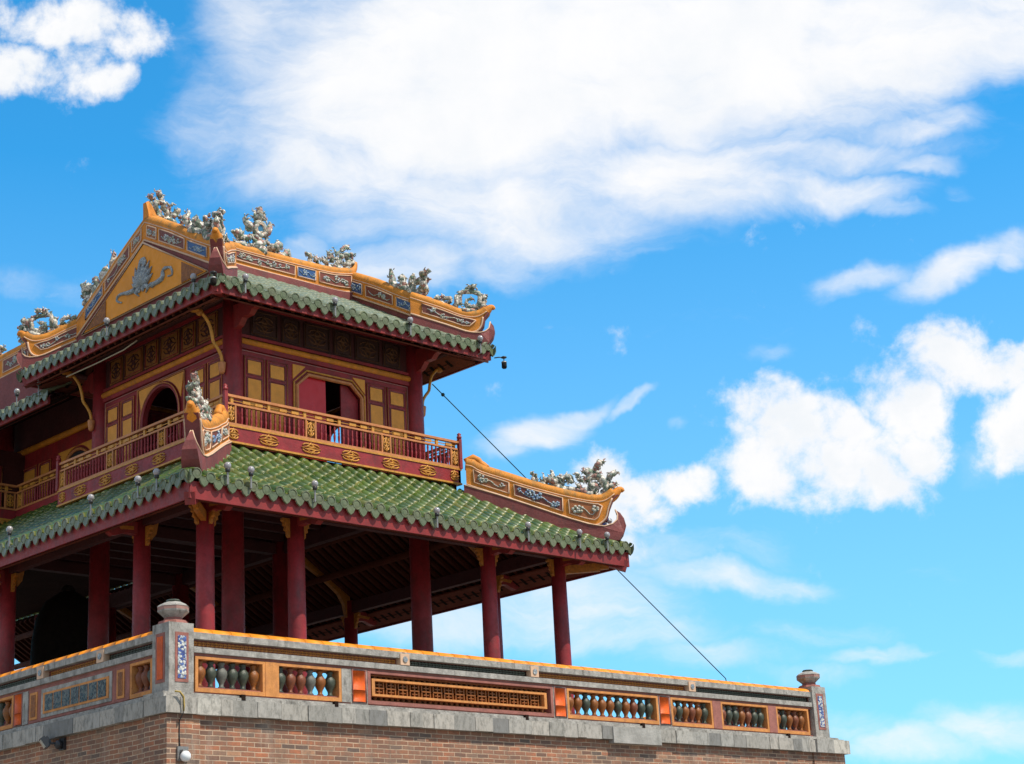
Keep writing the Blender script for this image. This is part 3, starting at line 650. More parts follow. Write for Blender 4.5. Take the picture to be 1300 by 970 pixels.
# soffits, rafters, purlins and fascia boards under each eave
def eave_under(parent, fr, L, depth, zf, drop, cut, fz0, fz1, tip=0.0):
    """cut: inset of the strip per metre of depth at (start, end) - 1 for a hip, 0 for a running side"""
    b = MB(); n = 10
    vs = []; fs = []
    for i in range(n+1):
        t = depth*i/n
        a, c = t*cut[0]+.02, L-t*cut[1]-.02
        vs += [fr.p(a, zf(L/2, L, t)-drop, -t-.06), fr.p(c, zf(L/2, L, t)-drop, -t-.06), fr.p(a, zf(L/2, L, t)-drop+.03, -t-.06), fr.p(c, zf(L/2, L, t)-drop+.03, -t-.06)]
    for i in range(n):
        o = i*4; fs += [(o, o+1, o+5, o+4), (o+2, o+6, o+7, o+3), (o, o+4, o+6, o+2), (o+1, o+3, o+7, o+5)]
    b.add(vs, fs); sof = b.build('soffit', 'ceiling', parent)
    b = MB(); u = .15
    while u < L-.1:
        d = depth
        if cut[0]: d = min(d, u)
        if cut[1]: d = min(d, L-u)
        if d > .25:
            k = max(2, int(d/.6)); prev = None
            for i in range(k+1):
                t = .12+(d-.12)*i/k; q = fr.p(u, zf(L/2, L, t)-drop-.04, -t-.06)
                if prev is not None: b.beam(prev, q, .07, .075)
                prev = q
        u += .24
    b.build('rafters', 'rafter', sof)
    b = MB(); b.prism(fr, [(0.02, fz0), (L-.02*0, fz0), (L, fz1), (0.02, fz1)], -.07, -.03)
    fas = b.build('fascia_board', 'fascia', parent)
    # inner board with a row of short dark slots, seen from below
    a0, a1 = .16*cut[0], L-.16*cut[1]
    b = MB(); P = []
    for t, dz in ((.13, -.02), (.52, .02)):
        P += [(a0+t*cut[0], t, dz), (a1-t*cut[1], t, dz)]
    zz = lambda t: zf(L/2, L, t)-drop-.105
    b.hexa([fr.p(P[0][0], zz(.13)-.03, -.13-.06), fr.p(P[1][0], zz(.13)-.03, -.13-.06), fr.p(P[3][0], zz(.52)-.03, -.52-.06), fr.p(P[2][0], zz(.52)-.03, -.52-.06),
            fr.p(P[0][0], zz(.13), -.13-.06), fr.p(P[1][0], zz(.13), -.13-.06), fr.p(P[3][0], zz(.52), -.52-.06), fr.p(P[2][0], zz(.52), -.52-.06)])
    b.build('slotted_board', 'soffit', sof)
    b = MB(); u = .8 if cut[0] else .2; b.hexa([fr.p(u, zz(.33)-.034, -.385), fr.p(L-(.7 if cut[1] else .1), zz(.33)-.034, -.385), fr.p(L-(.7 if cut[1] else .1), zz(.33)-.034, -.397), fr.p(u, zz(.33)-.034, -.397), fr.p(u, zz(.33)-.026, -.385), fr.p(L-(.7 if cut[1] else .1), zz(.33)-.026, -.385), fr.p(L-(.7 if cut[1] else .1), zz(.33)-.026, -.397), fr.p(u, zz(.33)-.026, -.397)])
    while u < L-(.7 if cut[1] else .1):
        b.hexa([fr.p(u, zz(.25)-.036, -.31), fr.p(u+.07, zz(.25)-.036, -.31), fr.p(u+.07, zz(.42)-.036, -.48), fr.p(u, zz(.42)-.036, -.48),
                fr.p(u, zz(.25)-.026, -.31), fr.p(u+.07, zz(.25)-.026, -.31), fr.p(u+.07, zz(.42)-.026, -.48), fr.p(u, zz(.42)-.026, -.48)]); u += .24
    b.build('slots', 'dark', sof)
    return fas
for fr, L, cut in ((Fr((X0,X0,0),(1,0,0),(0,-1,0)), X1-X0, (1,1)), (Fr((X0,X0,0),(0,1,0),(-1,0,0)), 20.0, (1,0)), (Fr((X1,X0,0),(0,1,0),(1,0,0)), 20.0, (1,0))):
    eave_under(pav, fr, L, 2.7, zlow, .22, cut, 3.50, 3.78)
    b = MB()
    for t in (.92, 1.75, 2.5):
        z = zlow(L/2, L, t)-.42
        a0, a1 = t*cut[0]+.0, L-t*cut[1]
        b.tube([fr.p(a0-.05, z, -t-.05), fr.p(a1+.05, z, -t-.05)], .075, 10)
    b.build('purlins', 'rafter', pav)
for fr in (Fr((UX0,UX0,0),(1,0,0),(0,-1,0)), Fr((UX0,UX0,0),(0,1,0),(-1,0,0)), Fr((UX1,UX0,0),(0,1,0),(1,0,0)), Fr((UX0,UX1,0),(1,0,0),(0,1,0))):
    eave_under(pav, fr, LU, 1.3, zup, .18, (1,1), 7.82, 8.0)
    b = MB()
    for t in (.55, 1.05):
        z = zup(3, LU, t)-.28; b.tube([fr.p(t-.05, z, -t-.05), fr.p(LU-t+.05, z, -t-.05)], .06, 8)
    b.build('purlins', 'maroon_dark', pav)
# hip rafters with carved ends
for sx, sy in ((1,1), (-1,1)):
    cx = 6.25; ex = X0 if sx > 0 else X1
    a = (ex+sx*.05, X0+.05, 3.50); c = (ex+sx*2.9, X0+2.9, 4.95)
    b = MB(); b.beam(a, c, .16, .20); b.build('hip_rafter', 'fascia', pav)
    b = MB(); b.beam((ex+sx*.42, X0+.42, 3.52), (ex+sx*.95, X0+.95, 3.50), .09, .16); b.beam((ex+sx*.30, X0+.30, 3.53), (ex+sx*.55, X0+.55, 3.50), .07, .10); b.build('carved_hip_bracket', 'gold_warm', pav)
for sx in (1, -1):
    for sy in (1, -1):
        ex = UX0 if sx > 0 else UX1; ey = UX0 if sy > 0 else UX1
        b = MB(); b.beam((ex+sx*.04, ey+sy*.04, 7.87), (ex+sx*1.25, ey+sy*1.25, 8.36), .15, .18); b.build('hip_rafter', 'fascia', pav)

# columns
def column(x, y, z0, z1, r, parent=pav):
    b = MB(); b.lathe((x,y,0), [(r*1.06, z0),(r*1.04, z0+.5),(r, z0+(z1-z0)*.5),(r*.93, z1)], 20); c = b.build('column', 'maroon', parent)
    b = MB(); b.lathe((x,y,0), [(r*1.45, z0-.0),(r*1.5, z0+.06),(r*1.25, z0+.12),(r*1.12, z0+.13)], 16); b.build('column_base', 'stone', c)
    return c
outer = [2.19, 4.02, 8.46, 10.32]
for x in outer: column(x, 2.19, .24, 3.98, .150)
for x in (2.19, 10.32):
    for y in (4.02, 8.46, 10.3, 12.2, 15.2, 18.2): column(x, y, .24, 3.98, .150)
for x in (4.12, 8.50):
    for y in (4.12, 8.48): column(x, y, .24, 5.14, .20)
    for y in (12.2, 15.2, 18.2): column(x, y, .24, 5.14, .20)
    for y in (4.10, 8.50): 
        b = MB(); b.lathe((x, y, 0), [(.185, 5.31), (.18, 6.5), (.17, 8.42)], 20); b.build('upper_column', 'maroon', pav)
# column-head brackets and sloping carved ties
def drop_bracket(p, U, side):
    fr = Fr(p, U, Vector(U).cross(Vector((0,0,1))))
    s = side
    poly = [(q*.78, w_*.9) for q, w_ in [(0, 0), (.21*s, 0), (.22*s, -.05), (.16*s, -.08), (.18*s, -.13), (.12*s, -.16), (.14*s, -.22), (.08*s, -.25), (.08*s, -.32), (.04*s, -.36), (0, -.36)]]
    if s < 0: poly = poly[::-1]
    b = MB(); b.prism(fr, poly, -.03, .03)
    for q in ((.12, -.04), (.09, -.10), (.08, -.17), (.04, -.25)): b.blobs(fr.p(q[0]*s, q[1]), .034, (1,1,1))
    return b.build('carved_bracket', 'gold_warm', pav)
zc = 3.70
for x in outer:
    for sd in (-1, 1):
        drop_bracket((x+.13*sd, 2.19, zc), (1,0,0), sd)
for y in (2.19, 4.02, 8.46):
    for sd in (-1, 1): drop_bracket((2.19, y+.13*sd, zc), (0,1,0), sd)
for y in (4.02, 8.46, 10.3):
    for sd in (-1, 1): drop_bracket((10.32, y+.13*sd, zc), (0,1,0), sd)
def eave_arm(p, d):
    fr = Fr(p, d, Vector(d).cross(Vector((0,0,1))))
    poly = [(.1, .16), (.1, -.06), (.35, -.04), (.48, -.09), (.60, -.12), (.68, -.07), (.69, .01), (.64, .05), (.72, .10), (.74, .14)]
    b = MB(); b.prism(fr, poly, -.06, .06); a = b.build('eave_arm', 'fascia', pav)
    b = MB(); b.prism(fr, [(.2, .02), (.45, .0), (.5, .06), (.2, .08)], -.066, .066); b.build('gold_inlay', 'gold_warm', a)
for x in outer: eave_arm((x, 2.19, 3.62), (0,-1,0))
for y in (4.02, 8.46): eave_arm((2.19, y, 3.62), (-1,0,0)); eave_arm((10.32, y, 3.62), (1,0,0))
def tie(a, d, name='sloping_tie_beam'):
    """carved beam following the rafters down from the inner to the outer column"""
    fr = Fr(a, d, Vector(d).cross(Vector((0,0,1))))
    top = [(0, 5.02), (.5, 4.79), (1.0, 4.54), (1.45, 4.31), (1.66, 4.20)]
    low = [(0, 4.86), (.5, 4.63), (1.0, 4.36), (1.35, 4.12), (1.50, 3.90), (1.56, 3.62), (1.66, 3.50)]
    b = MB(); b.prism(fr, band_poly(top, low), -.05, .05); o = b.build(name, 'gold_warm', pav)
    b = MB()
    for i in range(14):
        t = i/14*1.45; z = 4.94-.52*t; b.blobs(fr.p(t+.04, z-.02, 0), .06, (1, 1, .6))
    b.build('carved_knots', 'gold_warm', o)
for y in (4.02, 8.46, 12.2, 15.2): tie((8.62, y, 0), (1,0,0)); tie((4.0, y, 0), (-1,0,0))
for x in (4.02, 8.46): tie((x, 4.0, 0), (0,-1,0))
# perimeter lintels over the outer columns, upper floor and its joists
b = MB()
b.box(2.1, 10.4, 2.12, 2.26, 3.72, 3.96); b.box(2.12, 2.26, 2.28, 20, 3.72, 3.96); b.box(10.25, 10.39, 2.28, 20, 3.72, 3.96); b.build('lintel', 'maroon_dark', pav)
b = MB(); b.box(3.665, 9.135, 3.665, 9.0, 5.18, 5.345); b.box(4.6, 8.2, 9.01, 20, 5.16, 5.30)
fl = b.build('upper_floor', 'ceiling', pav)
b = MB(); b.box(3.70, 9.10, 3.72, 3.80, 5.0, 5.178); b.box(3.72, 3.80, 3.81, 9.1, 5.0, 5.178); b.box(9.02, 9.10, 3.81, 9.1, 5.0, 5.178); b.build('floor_edge_beam', 'maroon_dark', fl)
b = MB()
for i in range(14): y = 4.4+i*.62; b.box(4.33, 8.3, y, y+.12, 5.02, 5.157)
for x in (4.03, 8.41):
    for y0, y1 in ((4.33, 8.27), (8.70, 12.0), (12.42, 18)): b.box(x, x+.18, y0, y1, 4.80, 5.10)
for y in (4.03, 8.39, 12.11): b.box(4.33, 8.29, y, y+.18, 4.80, 5.02)
b.build('joists', 'maroon_dark', fl)

def scroll(b, fr, cu, cz, w, h, n=.022, r=.011, seed=0):
    """interlaced carved scroll: mirrored spirals and a lozenge"""
    for sx in (-1, 1):
        for sz in (-1, 1):
            pts = [(cu+sx*w*(.10+.34*math.cos(a)*(1-a/9)), cz+sz*h*(.20+.26*math.sin(a)*(1-a/9))) for a in [i*.75 for i in range(9)]]
            b.tube([fr.p(u, z, n) for u, z in pts], r, 4)
    b.tube([fr.p(cu-w*.5, cz, n), fr.p(cu-w*.2, cz+h*.12, n), fr.p(cu, cz+h*.5, n), fr.p(cu+w*.2, cz+h*.12, n), fr.p(cu+w*.5, cz, n), fr.p(cu+w*.2, cz-h*.12, n), fr.p(cu, cz-h*.5, n), fr.p(cu-w*.2, cz-h*.12, n)], r, 4, closed=True)
    b.prism(fr, [(cu-w*.13, cz), (cu, cz-h*.17), (cu+w*.13, cz), (cu, cz+h*.17)], .0, n+.004)
# ---- upper storey walls
PAN = [(.32, .67), (.83, 1.20), (3.22, 3.58), (3.74, 4.12)]
def pane_panel(fr, u0, u1, parent):
    b = MB(); b.fbox(fr, u0-.055, u1+.055, 5.32, 7.24, .0, .018); o = b.build('wall_panel', 'maroon', parent)
    for z0, z1, nm in ((6.90, 7.15, 'upper_pane'), (5.78, 6.80, 'tall_pane')):
        b = MB(); b.fbox(fr, u0+.03, u1-.03, z0, z1, .018, .024); b.build(nm, 'panel_yellow', o)
        b = MB(); b.tube([fr.p(u0+.012, z0-.018, .026), fr.p(u1-.012, z0-.018, .026), fr.p(u1-.012, z1+.018, .026), fr.p(u0+.012, z1+.018, .026)], .010, 4, closed=True); b.build('pane_line', 'trimline', o)
    b = MB(); b.tube([fr.p(u0-.045, 5.34, .024), fr.p(u1+.045, 5.34, .024), fr.p(u1+.045, 7.22, .024), fr.p(u0-.045, 7.22, .024)], .012, 4, closed=True); b.build('panel_line', 'trim', o)
    return o
def upper_wall(fr, kind, L=4.40):
    wall = None
    if kind == 'arch':
        cu, r = 2.26, .585
        poly = [(.15, 5.305), (.15, 7.345), (L-.15, 7.345), (L-.15, 5.305), (cu+r, 5.305), (cu+r, 6.56)] + arc(cu, 6.56, r, 0, 180, 16)[1:-1] + [(cu-r, 6.56), (cu-r, 5.305)]
    else:
        a0, a1 = 1.47, 3.03
        poly = [(.15, 5.305), (.15, 7.345), (L-.15, 7.345), (L-.15, 5.305), (a1, 5.305), (a1, 6.88), (a1-.27, 7.12), (a0+.27, 7.12), (a0, 6.88), (a0, 5.305)]
    b = MB(); b.prism(fr, poly, -.07, 0.0); wall = b.build('upper_wall', 'maroon', pav)
    for u0, u1 in PAN: pane_panel(fr, u0, u1, wall)
    b = MB(); b.tube([fr.p(.19, 5.34, .012), fr.p(.19, 7.325, .012), fr.p(L-.19, 7.325, .012), fr.p(L-.19, 5.34, .012)], .012, 4); b.build('wall_line', 'trimline', wall)
    if kind == 'arch':
        line = [(cu+r+.04, 5.305), (cu+r+.04, 6.56)] + arc(cu, 6.56, r+.04, 0, 180, 20)[1:-1] + [(cu-r-.04, 6.56), (cu-r-.04, 5.305)]
        b = MB(); b.tube([fr.p(u, z, .02) for u, z in line], .035, 6); b.build('arch_frame', 'maroon', wall)
        b = MB(); b.tube([fr.p(cu+(u-cu)*1.06, 6.56+(z-6.56)*1.06 if z > 6.5 else z, .05) for u, z in line], .012, 5); b.build('arch_line', 'trim', wall)
        R2 = r+.12
        for sg in (-1, 1):
            a = arc(cu, 6.56, R2, 90, 90-sg*70, 8)
            pts = [(cu+sg*.76, 7.27), (cu+sg*.04, 7.27)] + [q for q in a if abs(q[0]-cu) <= .765]
            if sg > 0: pts = pts[::-1]
            b = MB(); b.prism(fr, pts+([(cu+sg*.76, pts[-1][1])] if sg < 0 else []), .0, .02) if False else b.prism(fr, pts, .0, .02); b.build('spandrel', 'panel_yellow', wall)
        for q in (.79,):
            b = MB(); b.tube([fr.p(cu-q, 5.34, .02), fr.p(cu-q, 7.29, .02), fr.p(cu+q, 7.29, .02), fr.p(cu+q, 5.34, .02)], .016, 5); b.build('bay_frame', 'trim', wall)
    else:
        oc = [(a0, 5.305), (a0, 6.88), (a0+.27, 7.12), (a1-.27, 7.12), (a1, 6.88), (a1, 5.305)]
        b = MB(); b.tube([fr.p(u, z, .02) for u, z in oc], .038, 6, smooth=False); b.build('door_frame', 'trim', wall)
        oc2 = [(a0-.07, 5.305), (a0-.07, 6.93), (a0+.23, 7.195), (a1-.23, 7.195), (a1+.07, 6.93), (a1+.07, 5.305)]
        b = MB(); b.tube([fr.p(u, z, .02) for u, z in oc2], .020, 6, smooth=False); b.build('door_line', 'gold', wall)
        for sg, cc in ((1, a0-.09), (-1, a1+.09)):
            b = MB(); pts = [(cc, 6.98), (cc, 7.27), (cc+sg*.30, 7.27)]
            b.prism(fr, pts if sg < 0 else pts[::-1], .0, .02); b.build('spandrel', 'panel_yellow', wall)
        b = MB(); b.prism(fr, [(a0+.02, 5.31), (a0+.02, 6.87), (a0+.28, 7.10), (a0+.72, 7.10), (a0+.72, 5.31)], -.06, -.035); b.build('door_leaf', 'door_red', wall)['label'] = 'bright red left door leaf'
        b = MB(); b.prism(fr, [(a0+1.12, 5.31), (a0+1.12, 7.10), (a1-.28, 7.10), (a1-.02, 6.87), (a1-.02, 5.31)], -.10, -.07); b.build('door_leaf', 'maroon', wall)['label'] = 'dull maroon right door leaf'
    b = MB(); b.fbox(fr, .1, L-.1, 7.35, 7.43, -.07, .055); b.build('head_beam', 'maroon', wall)
    b = MB(); b.tube([fr.p(.15, 7.49, .03), fr.p(L-.15, 7.49, .03)], .062, 8); b.build('yellow_beam', 'orange', wall)
    b = MB(); b.fbox(fr, .1, L-.1, 7.55, 8.46, -.07, .0); b.build('frieze_board', 'maroon_dark', wall)
    n = 6; w = [.62, .44, .62, .44, .62, .44]; u = .42
    for i in range(6):
        b = MB(); b.fbox(fr, u, u+w[i], 7.66, 8.16, .001, .02); o = b.build('frieze_panel', 'frieze_dark' if kind == 'door' else 'frieze_gold', wall)
        b = MB(); b.tube([fr.p(u+.03, 7.69, .026), fr.p(u+w[i]-.03, 7.69, .026), fr.p(u+w[i]-.03, 8.13, .026), fr.p(u+.03, 8.13, .026)], .012, 4, closed=True); b.build('panel_line', 'frieze_line' if kind == 'door' else 'maroon', o)
        b = MB(); scroll(b, fr, u+w[i]/2, 7.91, w[i]*.7, .34, .022, .014); b.build('carved_scroll', 'frieze_line' if kind == 'door' else 'maroon_dark', o)
        u += w[i]+.09
    b = MB(); b.fbox(fr, .1, L-.1, 7.565, 7.62, .001, .05); b.fbox(fr, .1, L-.1, 8.20, 8.26, .001, .05); b.build('frieze_rail', 'maroon', wall)
    return wall
upper_wall(Fr((4.10, 4.10, 0), (1,0,0), (0,-1,0)), 'door')
upper_wall(Fr((4.10, 4.10, 0), (0,1,0), (-1,0,0)), 'arch')
upper_wall(Fr((8.50, 4.10, 0), (0,1,0), (1,0,0)), 'arch')
upper_wall(Fr((4.10, 8.50, 0), (1,0,0), (0,1,0)), 'door')
# waving gold struts from the columns out to the eave
ST = smooth_line([(.80, 7.90), (.66, 7.86), (.50, 7.70), (.43, 7.50), (.40, 7.36), (.30, 7.24), (.23, 7.12), (.21, 7.0)], 3)
for x, y, d in ((4.1, 4.1, -1), (4.1, 8.5, -1), (8.5, 4.1, 1), (8.5, 8.5, 1)):
    fr = Fr((x, y, 0), (d, 0, 0), (0, d, 0))
    b = MB(); b.tube([fr.p(u, z) for u, z in ST], .032, 6); o = b.build('wavy_strut', 'gold', pav)
    b = MB(); b.lathe(fr.p(.21, 6.78), [(.03, 0), (.055, .04), (.075, .2), (.07, .22)], 8); b.build('strut_cup', 'trim', o)
    b = MB(); b.blobs(fr.p(.82, 7.90), .10, (1.2, .8, .7)); b.blobs(fr.p(.70, 7.86), .07); b.build('strut_head', 'gold_warm', o)
    fr2 = Fr((x, y, 0), (0, -1 if y < 6 else 1, 0), (1, 0, 0))
    b = MB(); b.prism(fr2, [(.12, 8.1), (.12, 7.62), (.3, 7.66), (.42, 7.78), (.62, 7.78), (.72, 7.86), (.95, 7.9), (.95, 8.0)], -.06, .06); b.build('eave_arm', 'fascia', pav)

# ---- balcony
BZ = 5.35
rail_bal = MB(); rail_bal.lathe((0,0,0), [(.016,0),(.022,.02),(.014,.04),(.022,.09),(.026,.15),(.016,.19),(.024,.21),(.016,.24),(.022,.30),(.014,.34),(.018,.365)], 6)
rail_mesh = rail_bal.mesh('baluster', 'maroon')
def railing(fr, L, posts, orn, parent, individual=True, name='balcony_railing', z=BZ, skirt=True):
    b = MB(); b.fbox(fr, 0, L, z+.325, z+.365, -.06, .012); b.fbox(fr, 0, L, z+.70, z+.735, -.05, .0); b.fbox(fr, -.02, L+.02, z+.84, z+.885, -.06, .012)
    rail = b.build(name, 'trim', parent)
    for q, (u0, u1) in enumerate(posts):
        b = MB(); b.fbox(fr, u0, u0+.03, z+.366, z+.698, -.05, -.0); b.fbox(fr, u1-.03, u1, z+.366, z+.698, -.05, .0); b.build('rail_post', 'trim', rail)
        b = MB(); b.fbox(fr, u0+.031, u1-.031, z+.372, z+.692, -.035, -.015); pn = b.build('carved_panel', 'maroon_dark', rail)
        b = MB(); scroll(b, fr, (u0+u1)/2, z+.532, (u1-u0)*.62, .28, -.012, .014); b.tube([fr.p(u0+.05, z+.39, -.01), fr.p(u1-.05, z+.39, -.01), fr.p(u1-.05, z+.675, -.01), fr.p(u0+.05, z+.675, -.01)], .010, 4, closed=True)
        b.build('gold_scroll', 'gold', pn)
    # little blocks between the two top rails
    b = MB(); u = .12; i = 0; b.fbox(fr, .1, L-.1, z+.78, z+.795, -.03, -.018)
    while u < L-.15:
        if i % 3 == 0: b.fbox(fr, u, u+.06, z+.736, z+.839, -.04, -.005)
        else: b.fbox(fr, u, u+.16, z+.76, z+.815, -.035, -.008)
        u += .27; i += 1
    b.build('rail_blocks', 'gold', rail)
    # dark board and gold scrolls of the skirt
    if skirt:
        b = MB(); b.fbox(fr, 0, L, z+.035, z+.29, -.06, -.0); sk = b.build('balcony_skirt', 'maroon', rail)
        b = MB(); b.fbox(fr, -.02, L+.02, z, z+.034, -.06, .014); b.fbox(fr, -.02, L+.02, z+.291, z+.324, -.06, .014); b.build('skirt_trim', 'gold', rail)
        for cu in orn:
            w = .44 if .2 < cu < L-.2 else .22
            b = MB(); scroll(b, fr, min(max(cu, w/2), L-w/2), z+.162, w, .20, .006, .016); b.build('skirt_ornament', 'gold', sk)
    us = []; u = .06
    while u < L-.04:
        if not any(p0-.03 < u < p1+.03 for p0, p1 in posts): us.append(u)
        u += .105
    if individual:
        off = Vector(parent.location)
        for u in us:
            o = bpy.data.objects.new('baluster', rail_mesh); S.collection.objects.link(o); o.parent = rail; o.location = fr.p(u, z+.35, -.03)-off
    else:
        b = MB()
        for u in us: b.fbox(fr, u-.018, u+.018, z+.366, z+.698, -.045, -.015)
        b.build('baluster', 'maroon', rail)['kind'] = 'stuff'
    return rail
LB = 5.60
railing(Fr((3.60, 3.60, 0), (1,0,0), (0,-1,0)), LB, [(.02, .24), (1.78, 2.03), (3.59, 3.83), (5.36, 5.58)], [.17, .94, 1.89, 2.82, 3.80, 4.73, 5.43], pav)
railing(Fr((3.60, 3.60, 0), (0,1,0), (-1,0,0)), LB, [(.02, .24), (1.88, 2.12), (3.63, 3.87), (5.36, 5.58)], [.17, 1.10, 2.07, 2.97, 3.88, 4.77, 5.43], pav)
railing(Fr((9.20, 3.60, 0), (0,1,0), (1,0,0)), LB, [(.02, .24), (1.88, 2.12), (3.63, 3.87), (5.36, 5.58)], [.17, 1.10, 2.07, 2.97, 3.88, 4.77, 5.43], pav, False)
for x, y in ((3.60, 3.60), (9.20, 3.60), (9.20, 9.2), (3.6, 9.2)):
    b = MB(); b.box(x-.035, x+.035, y-.035, y+.035, BZ+.325, BZ+.93); b.lathe((x,y,0), [(.03,BZ+.931),(.05,BZ+.95),(.05,BZ+.985),(.03,BZ+1.0),(.045,BZ+1.03),(.01,BZ+1.06)], 8); b.build('corner_baluster_post', 'maroon', pav)

# ---- ridges: plaster base, orange band with enamelled panels, china mosaic sculptures
def interp(line, u):
    line = sorted(line)
    if u <= line[0][0]: return line[0][1]
    for (a, za), (b_, zb) in zip(line, line[1:]):
        if a <= u <= b_: return za+(zb-za)*(u-a)/max(1e-6, b_-a)
    return line[-1][1]
def flowers(fr, u0, u1, top, low, n, seed, m, parent):
    rr = random.Random(seed); b = MB(); L = u1-u0
    stem = []
    for i in range(9):
        u = u0+L*(.1+.8*i/8); zt, zl = interp(top, u), interp(low, u); stem.append(fr.p(u, zl+(zt-zl)*(.45+.18*math.sin(i*1.3+seed)), n*1.0))
    b.tube(stem, .012, 4)
    for i in range(max(3, int(L/.13))):
        u = u0+L*(.1+.8*rr.random()); zt, zl = interp(top, u), interp(low, u); h = zt-zl
        z = zl+h*rr.uniform(.28, .70); r = min(.055, h*.16)*rr.uniform(.9, 1.5)
        for q in range(5):
            a = q*1.2566+rr.random(); b.blobs(fr.p(u+r*.8*math.cos(a), z+r*.8*math.sin(a), n), r*.55, (1,1,1))
    return b.build('flower_relief', m, parent)
def ridge(name, fr, top, low, curl, base, th, bth, panels, strokes=None, seed=0, sculpt='roof_sculpture', scm='dragon', label=None, end=None):
    """top/low: edge lines of the band; curl: extra outline points of the swept-up end"""
    body = band_poly(smooth_line(top, 3), smooth_line(low, 3))
    b = MB(); b.prism(fr, body, -th, th)
    if curl:
        b.tube([fr.p(*q) for q in smooth_line(curl, 3)], [th*(1.05-.75*i/(3*(len(curl)-1))) for i in range(3*(len(curl)-1)+1)], 8)
    rd = b.build(name, 'orange', pav)
    if end:
        b = MB(); e2 = [(u+.035, z-.012) for u, z in end]; b.prism(fr, list(end)+e2[::-1], -th*.96, th*.96); b.build('end_face', 'base_maroon', rd)
    if label: rd['label'] = label
    b = MB(); b.prism(fr, base, -bth, bth); b.build('ridge_base', 'base_maroon', rd)
    if end:
        nn = [i for i, q in enumerate(base) if q[2] < .02][0]; b = MB()
        for s_ in (-1, 1): b.tube([fr.p(q[0], q[1]+.004, s_*q[2]) for q in base[:nn+1]], .014, 5)
        b.build('base_line', 'white_line', rd)
    b = MB()
    b.tube([fr.p(u, z-.01, 0) for u, z in smooth_line(top, 3)], th*1.05, 8); b.build('top_moulding', 'orange_top', rd)
    for sgn in (-1, 1):
        b = MB(); b.tube([fr.p(u, z-.005, sgn*(th+.004)) for u, z in smooth_line(low, 3)], .020, 5); b.tube([fr.p(u, z-.065, sgn*(th+.002)) for u, z in smooth_line(top, 3)], .012, 5); b.build('edge_line', 'white_line', rd)
        for (u0, u1, col, fcol, kind) in panels:
            k = 8; up, dn = [], []
            for i in range(k+1):
                u = u0+(u1-u0)*i/k; zt, zl = interp(top, u)-.115, interp(low, u)+.085
                if kind == 'round':
                    q = max(0, (i/k-.72)/.28); mid = zt*.75+zl*.25; sh = 1-math.sqrt(max(0, 1-q*q)); zt = zt+(mid-zt)*sh; zl = zl+(mid-zl)*sh
                up.append((u, zt)); dn.append((u, zl))
            pl = band_poly(up, dn)
            if sgn < 0: pass
            P = [fr.p(u, z, sgn*(th+.002)) for u, z in pl]; P2 = [fr.p(u, z, sgn*(th+.014)) for u, z in pl]; m_ = len(pl)
            b = MB(); b.add(P+P2, [tuple(range(m_)), tuple(range(2*m_-1, m_-1, -1))]+[(i, (i+1) % m_, (i+1) % m_+m_, i+m_) for i in range(m_)])
            pn = b.build('enamel_panel', col, rd)
            b = MB(); b.tube([fr.p(u, z, sgn*(th+.014)) for u, z in pl], .014, 5, closed=True); b.build('panel_border', 'white_line', rd)
            if fcol:
                f2 = Fr(fr.O, fr.U, fr.N*sgn); flowers(f2, u0, u1, up, dn, th+.018, seed+int(u0*7)+(sgn > 0)*50, fcol, rd)
    if strokes: sculpture(sculpt, fr, strokes, scm, rd, seed)
    return rd
def sculpture(name, fr, strokes, m, parent, seed=0, thick=1.0):
    rr = random.Random(seed); b = MB()
    for st in strokes:
        pts = smooth_line(st, 3) if len(st) > 2 else st
        off = rr.uniform(-.06, .06)
        P = []; Rd = []
        for i, (u, z, r) in enumerate(pts):
            P.append(fr.p(u, z, off*math.sin(i*.9+rr.random()))); Rd.append(max(.014, r*rr.uniform(.95, 1.1)))
        Rd[0] *= .5; Rd[-1] *= .6
        b.tube(P, [q*1.25 for q in Rd], 8, bumpy=.22)
        for (u, z, r) in pts:             # scales, tufts and petals of broken china
            for _ in range(2):      # curling tufts that leave the body and taper to a point
                a = rr.uniform(0, 6.28); w_ = rr.choice((-1, 1))*.9; n_ = rr.uniform(-.05, .05); L_ = r*1.5
                b.tube([fr.p(u+r*.6*math.cos(a), z+r*.6*math.sin(a), n_), fr.p(u+(r*.6+L_*.55)*math.cos(a+w_*.3), z+(r*.6+L_*.55)*math.sin(a+w_*.3), n_), fr.p(u+(r*.6+L_)*math.cos(a+w_*.8), z+(r*.6+L_)*math.sin(a+w_*.8), n_)], [max(.012, r*.5), max(.010, r*.36), .006], 5)
    o = b.build(name, m, parent)
    # rosy flecks
    b = MB()
    for st in strokes:
        for (u, z, r) in st:
            if rr.random() < .4: b.blobs(fr.p(u+rr.uniform(-r, r)*.5, z+rr.uniform(-r, r)*.5, rr.uniform(-.05, .05)), r*.8, (1, 1, 1))
    b.build('rosy_shards', 'dragon_red', o)
    return o
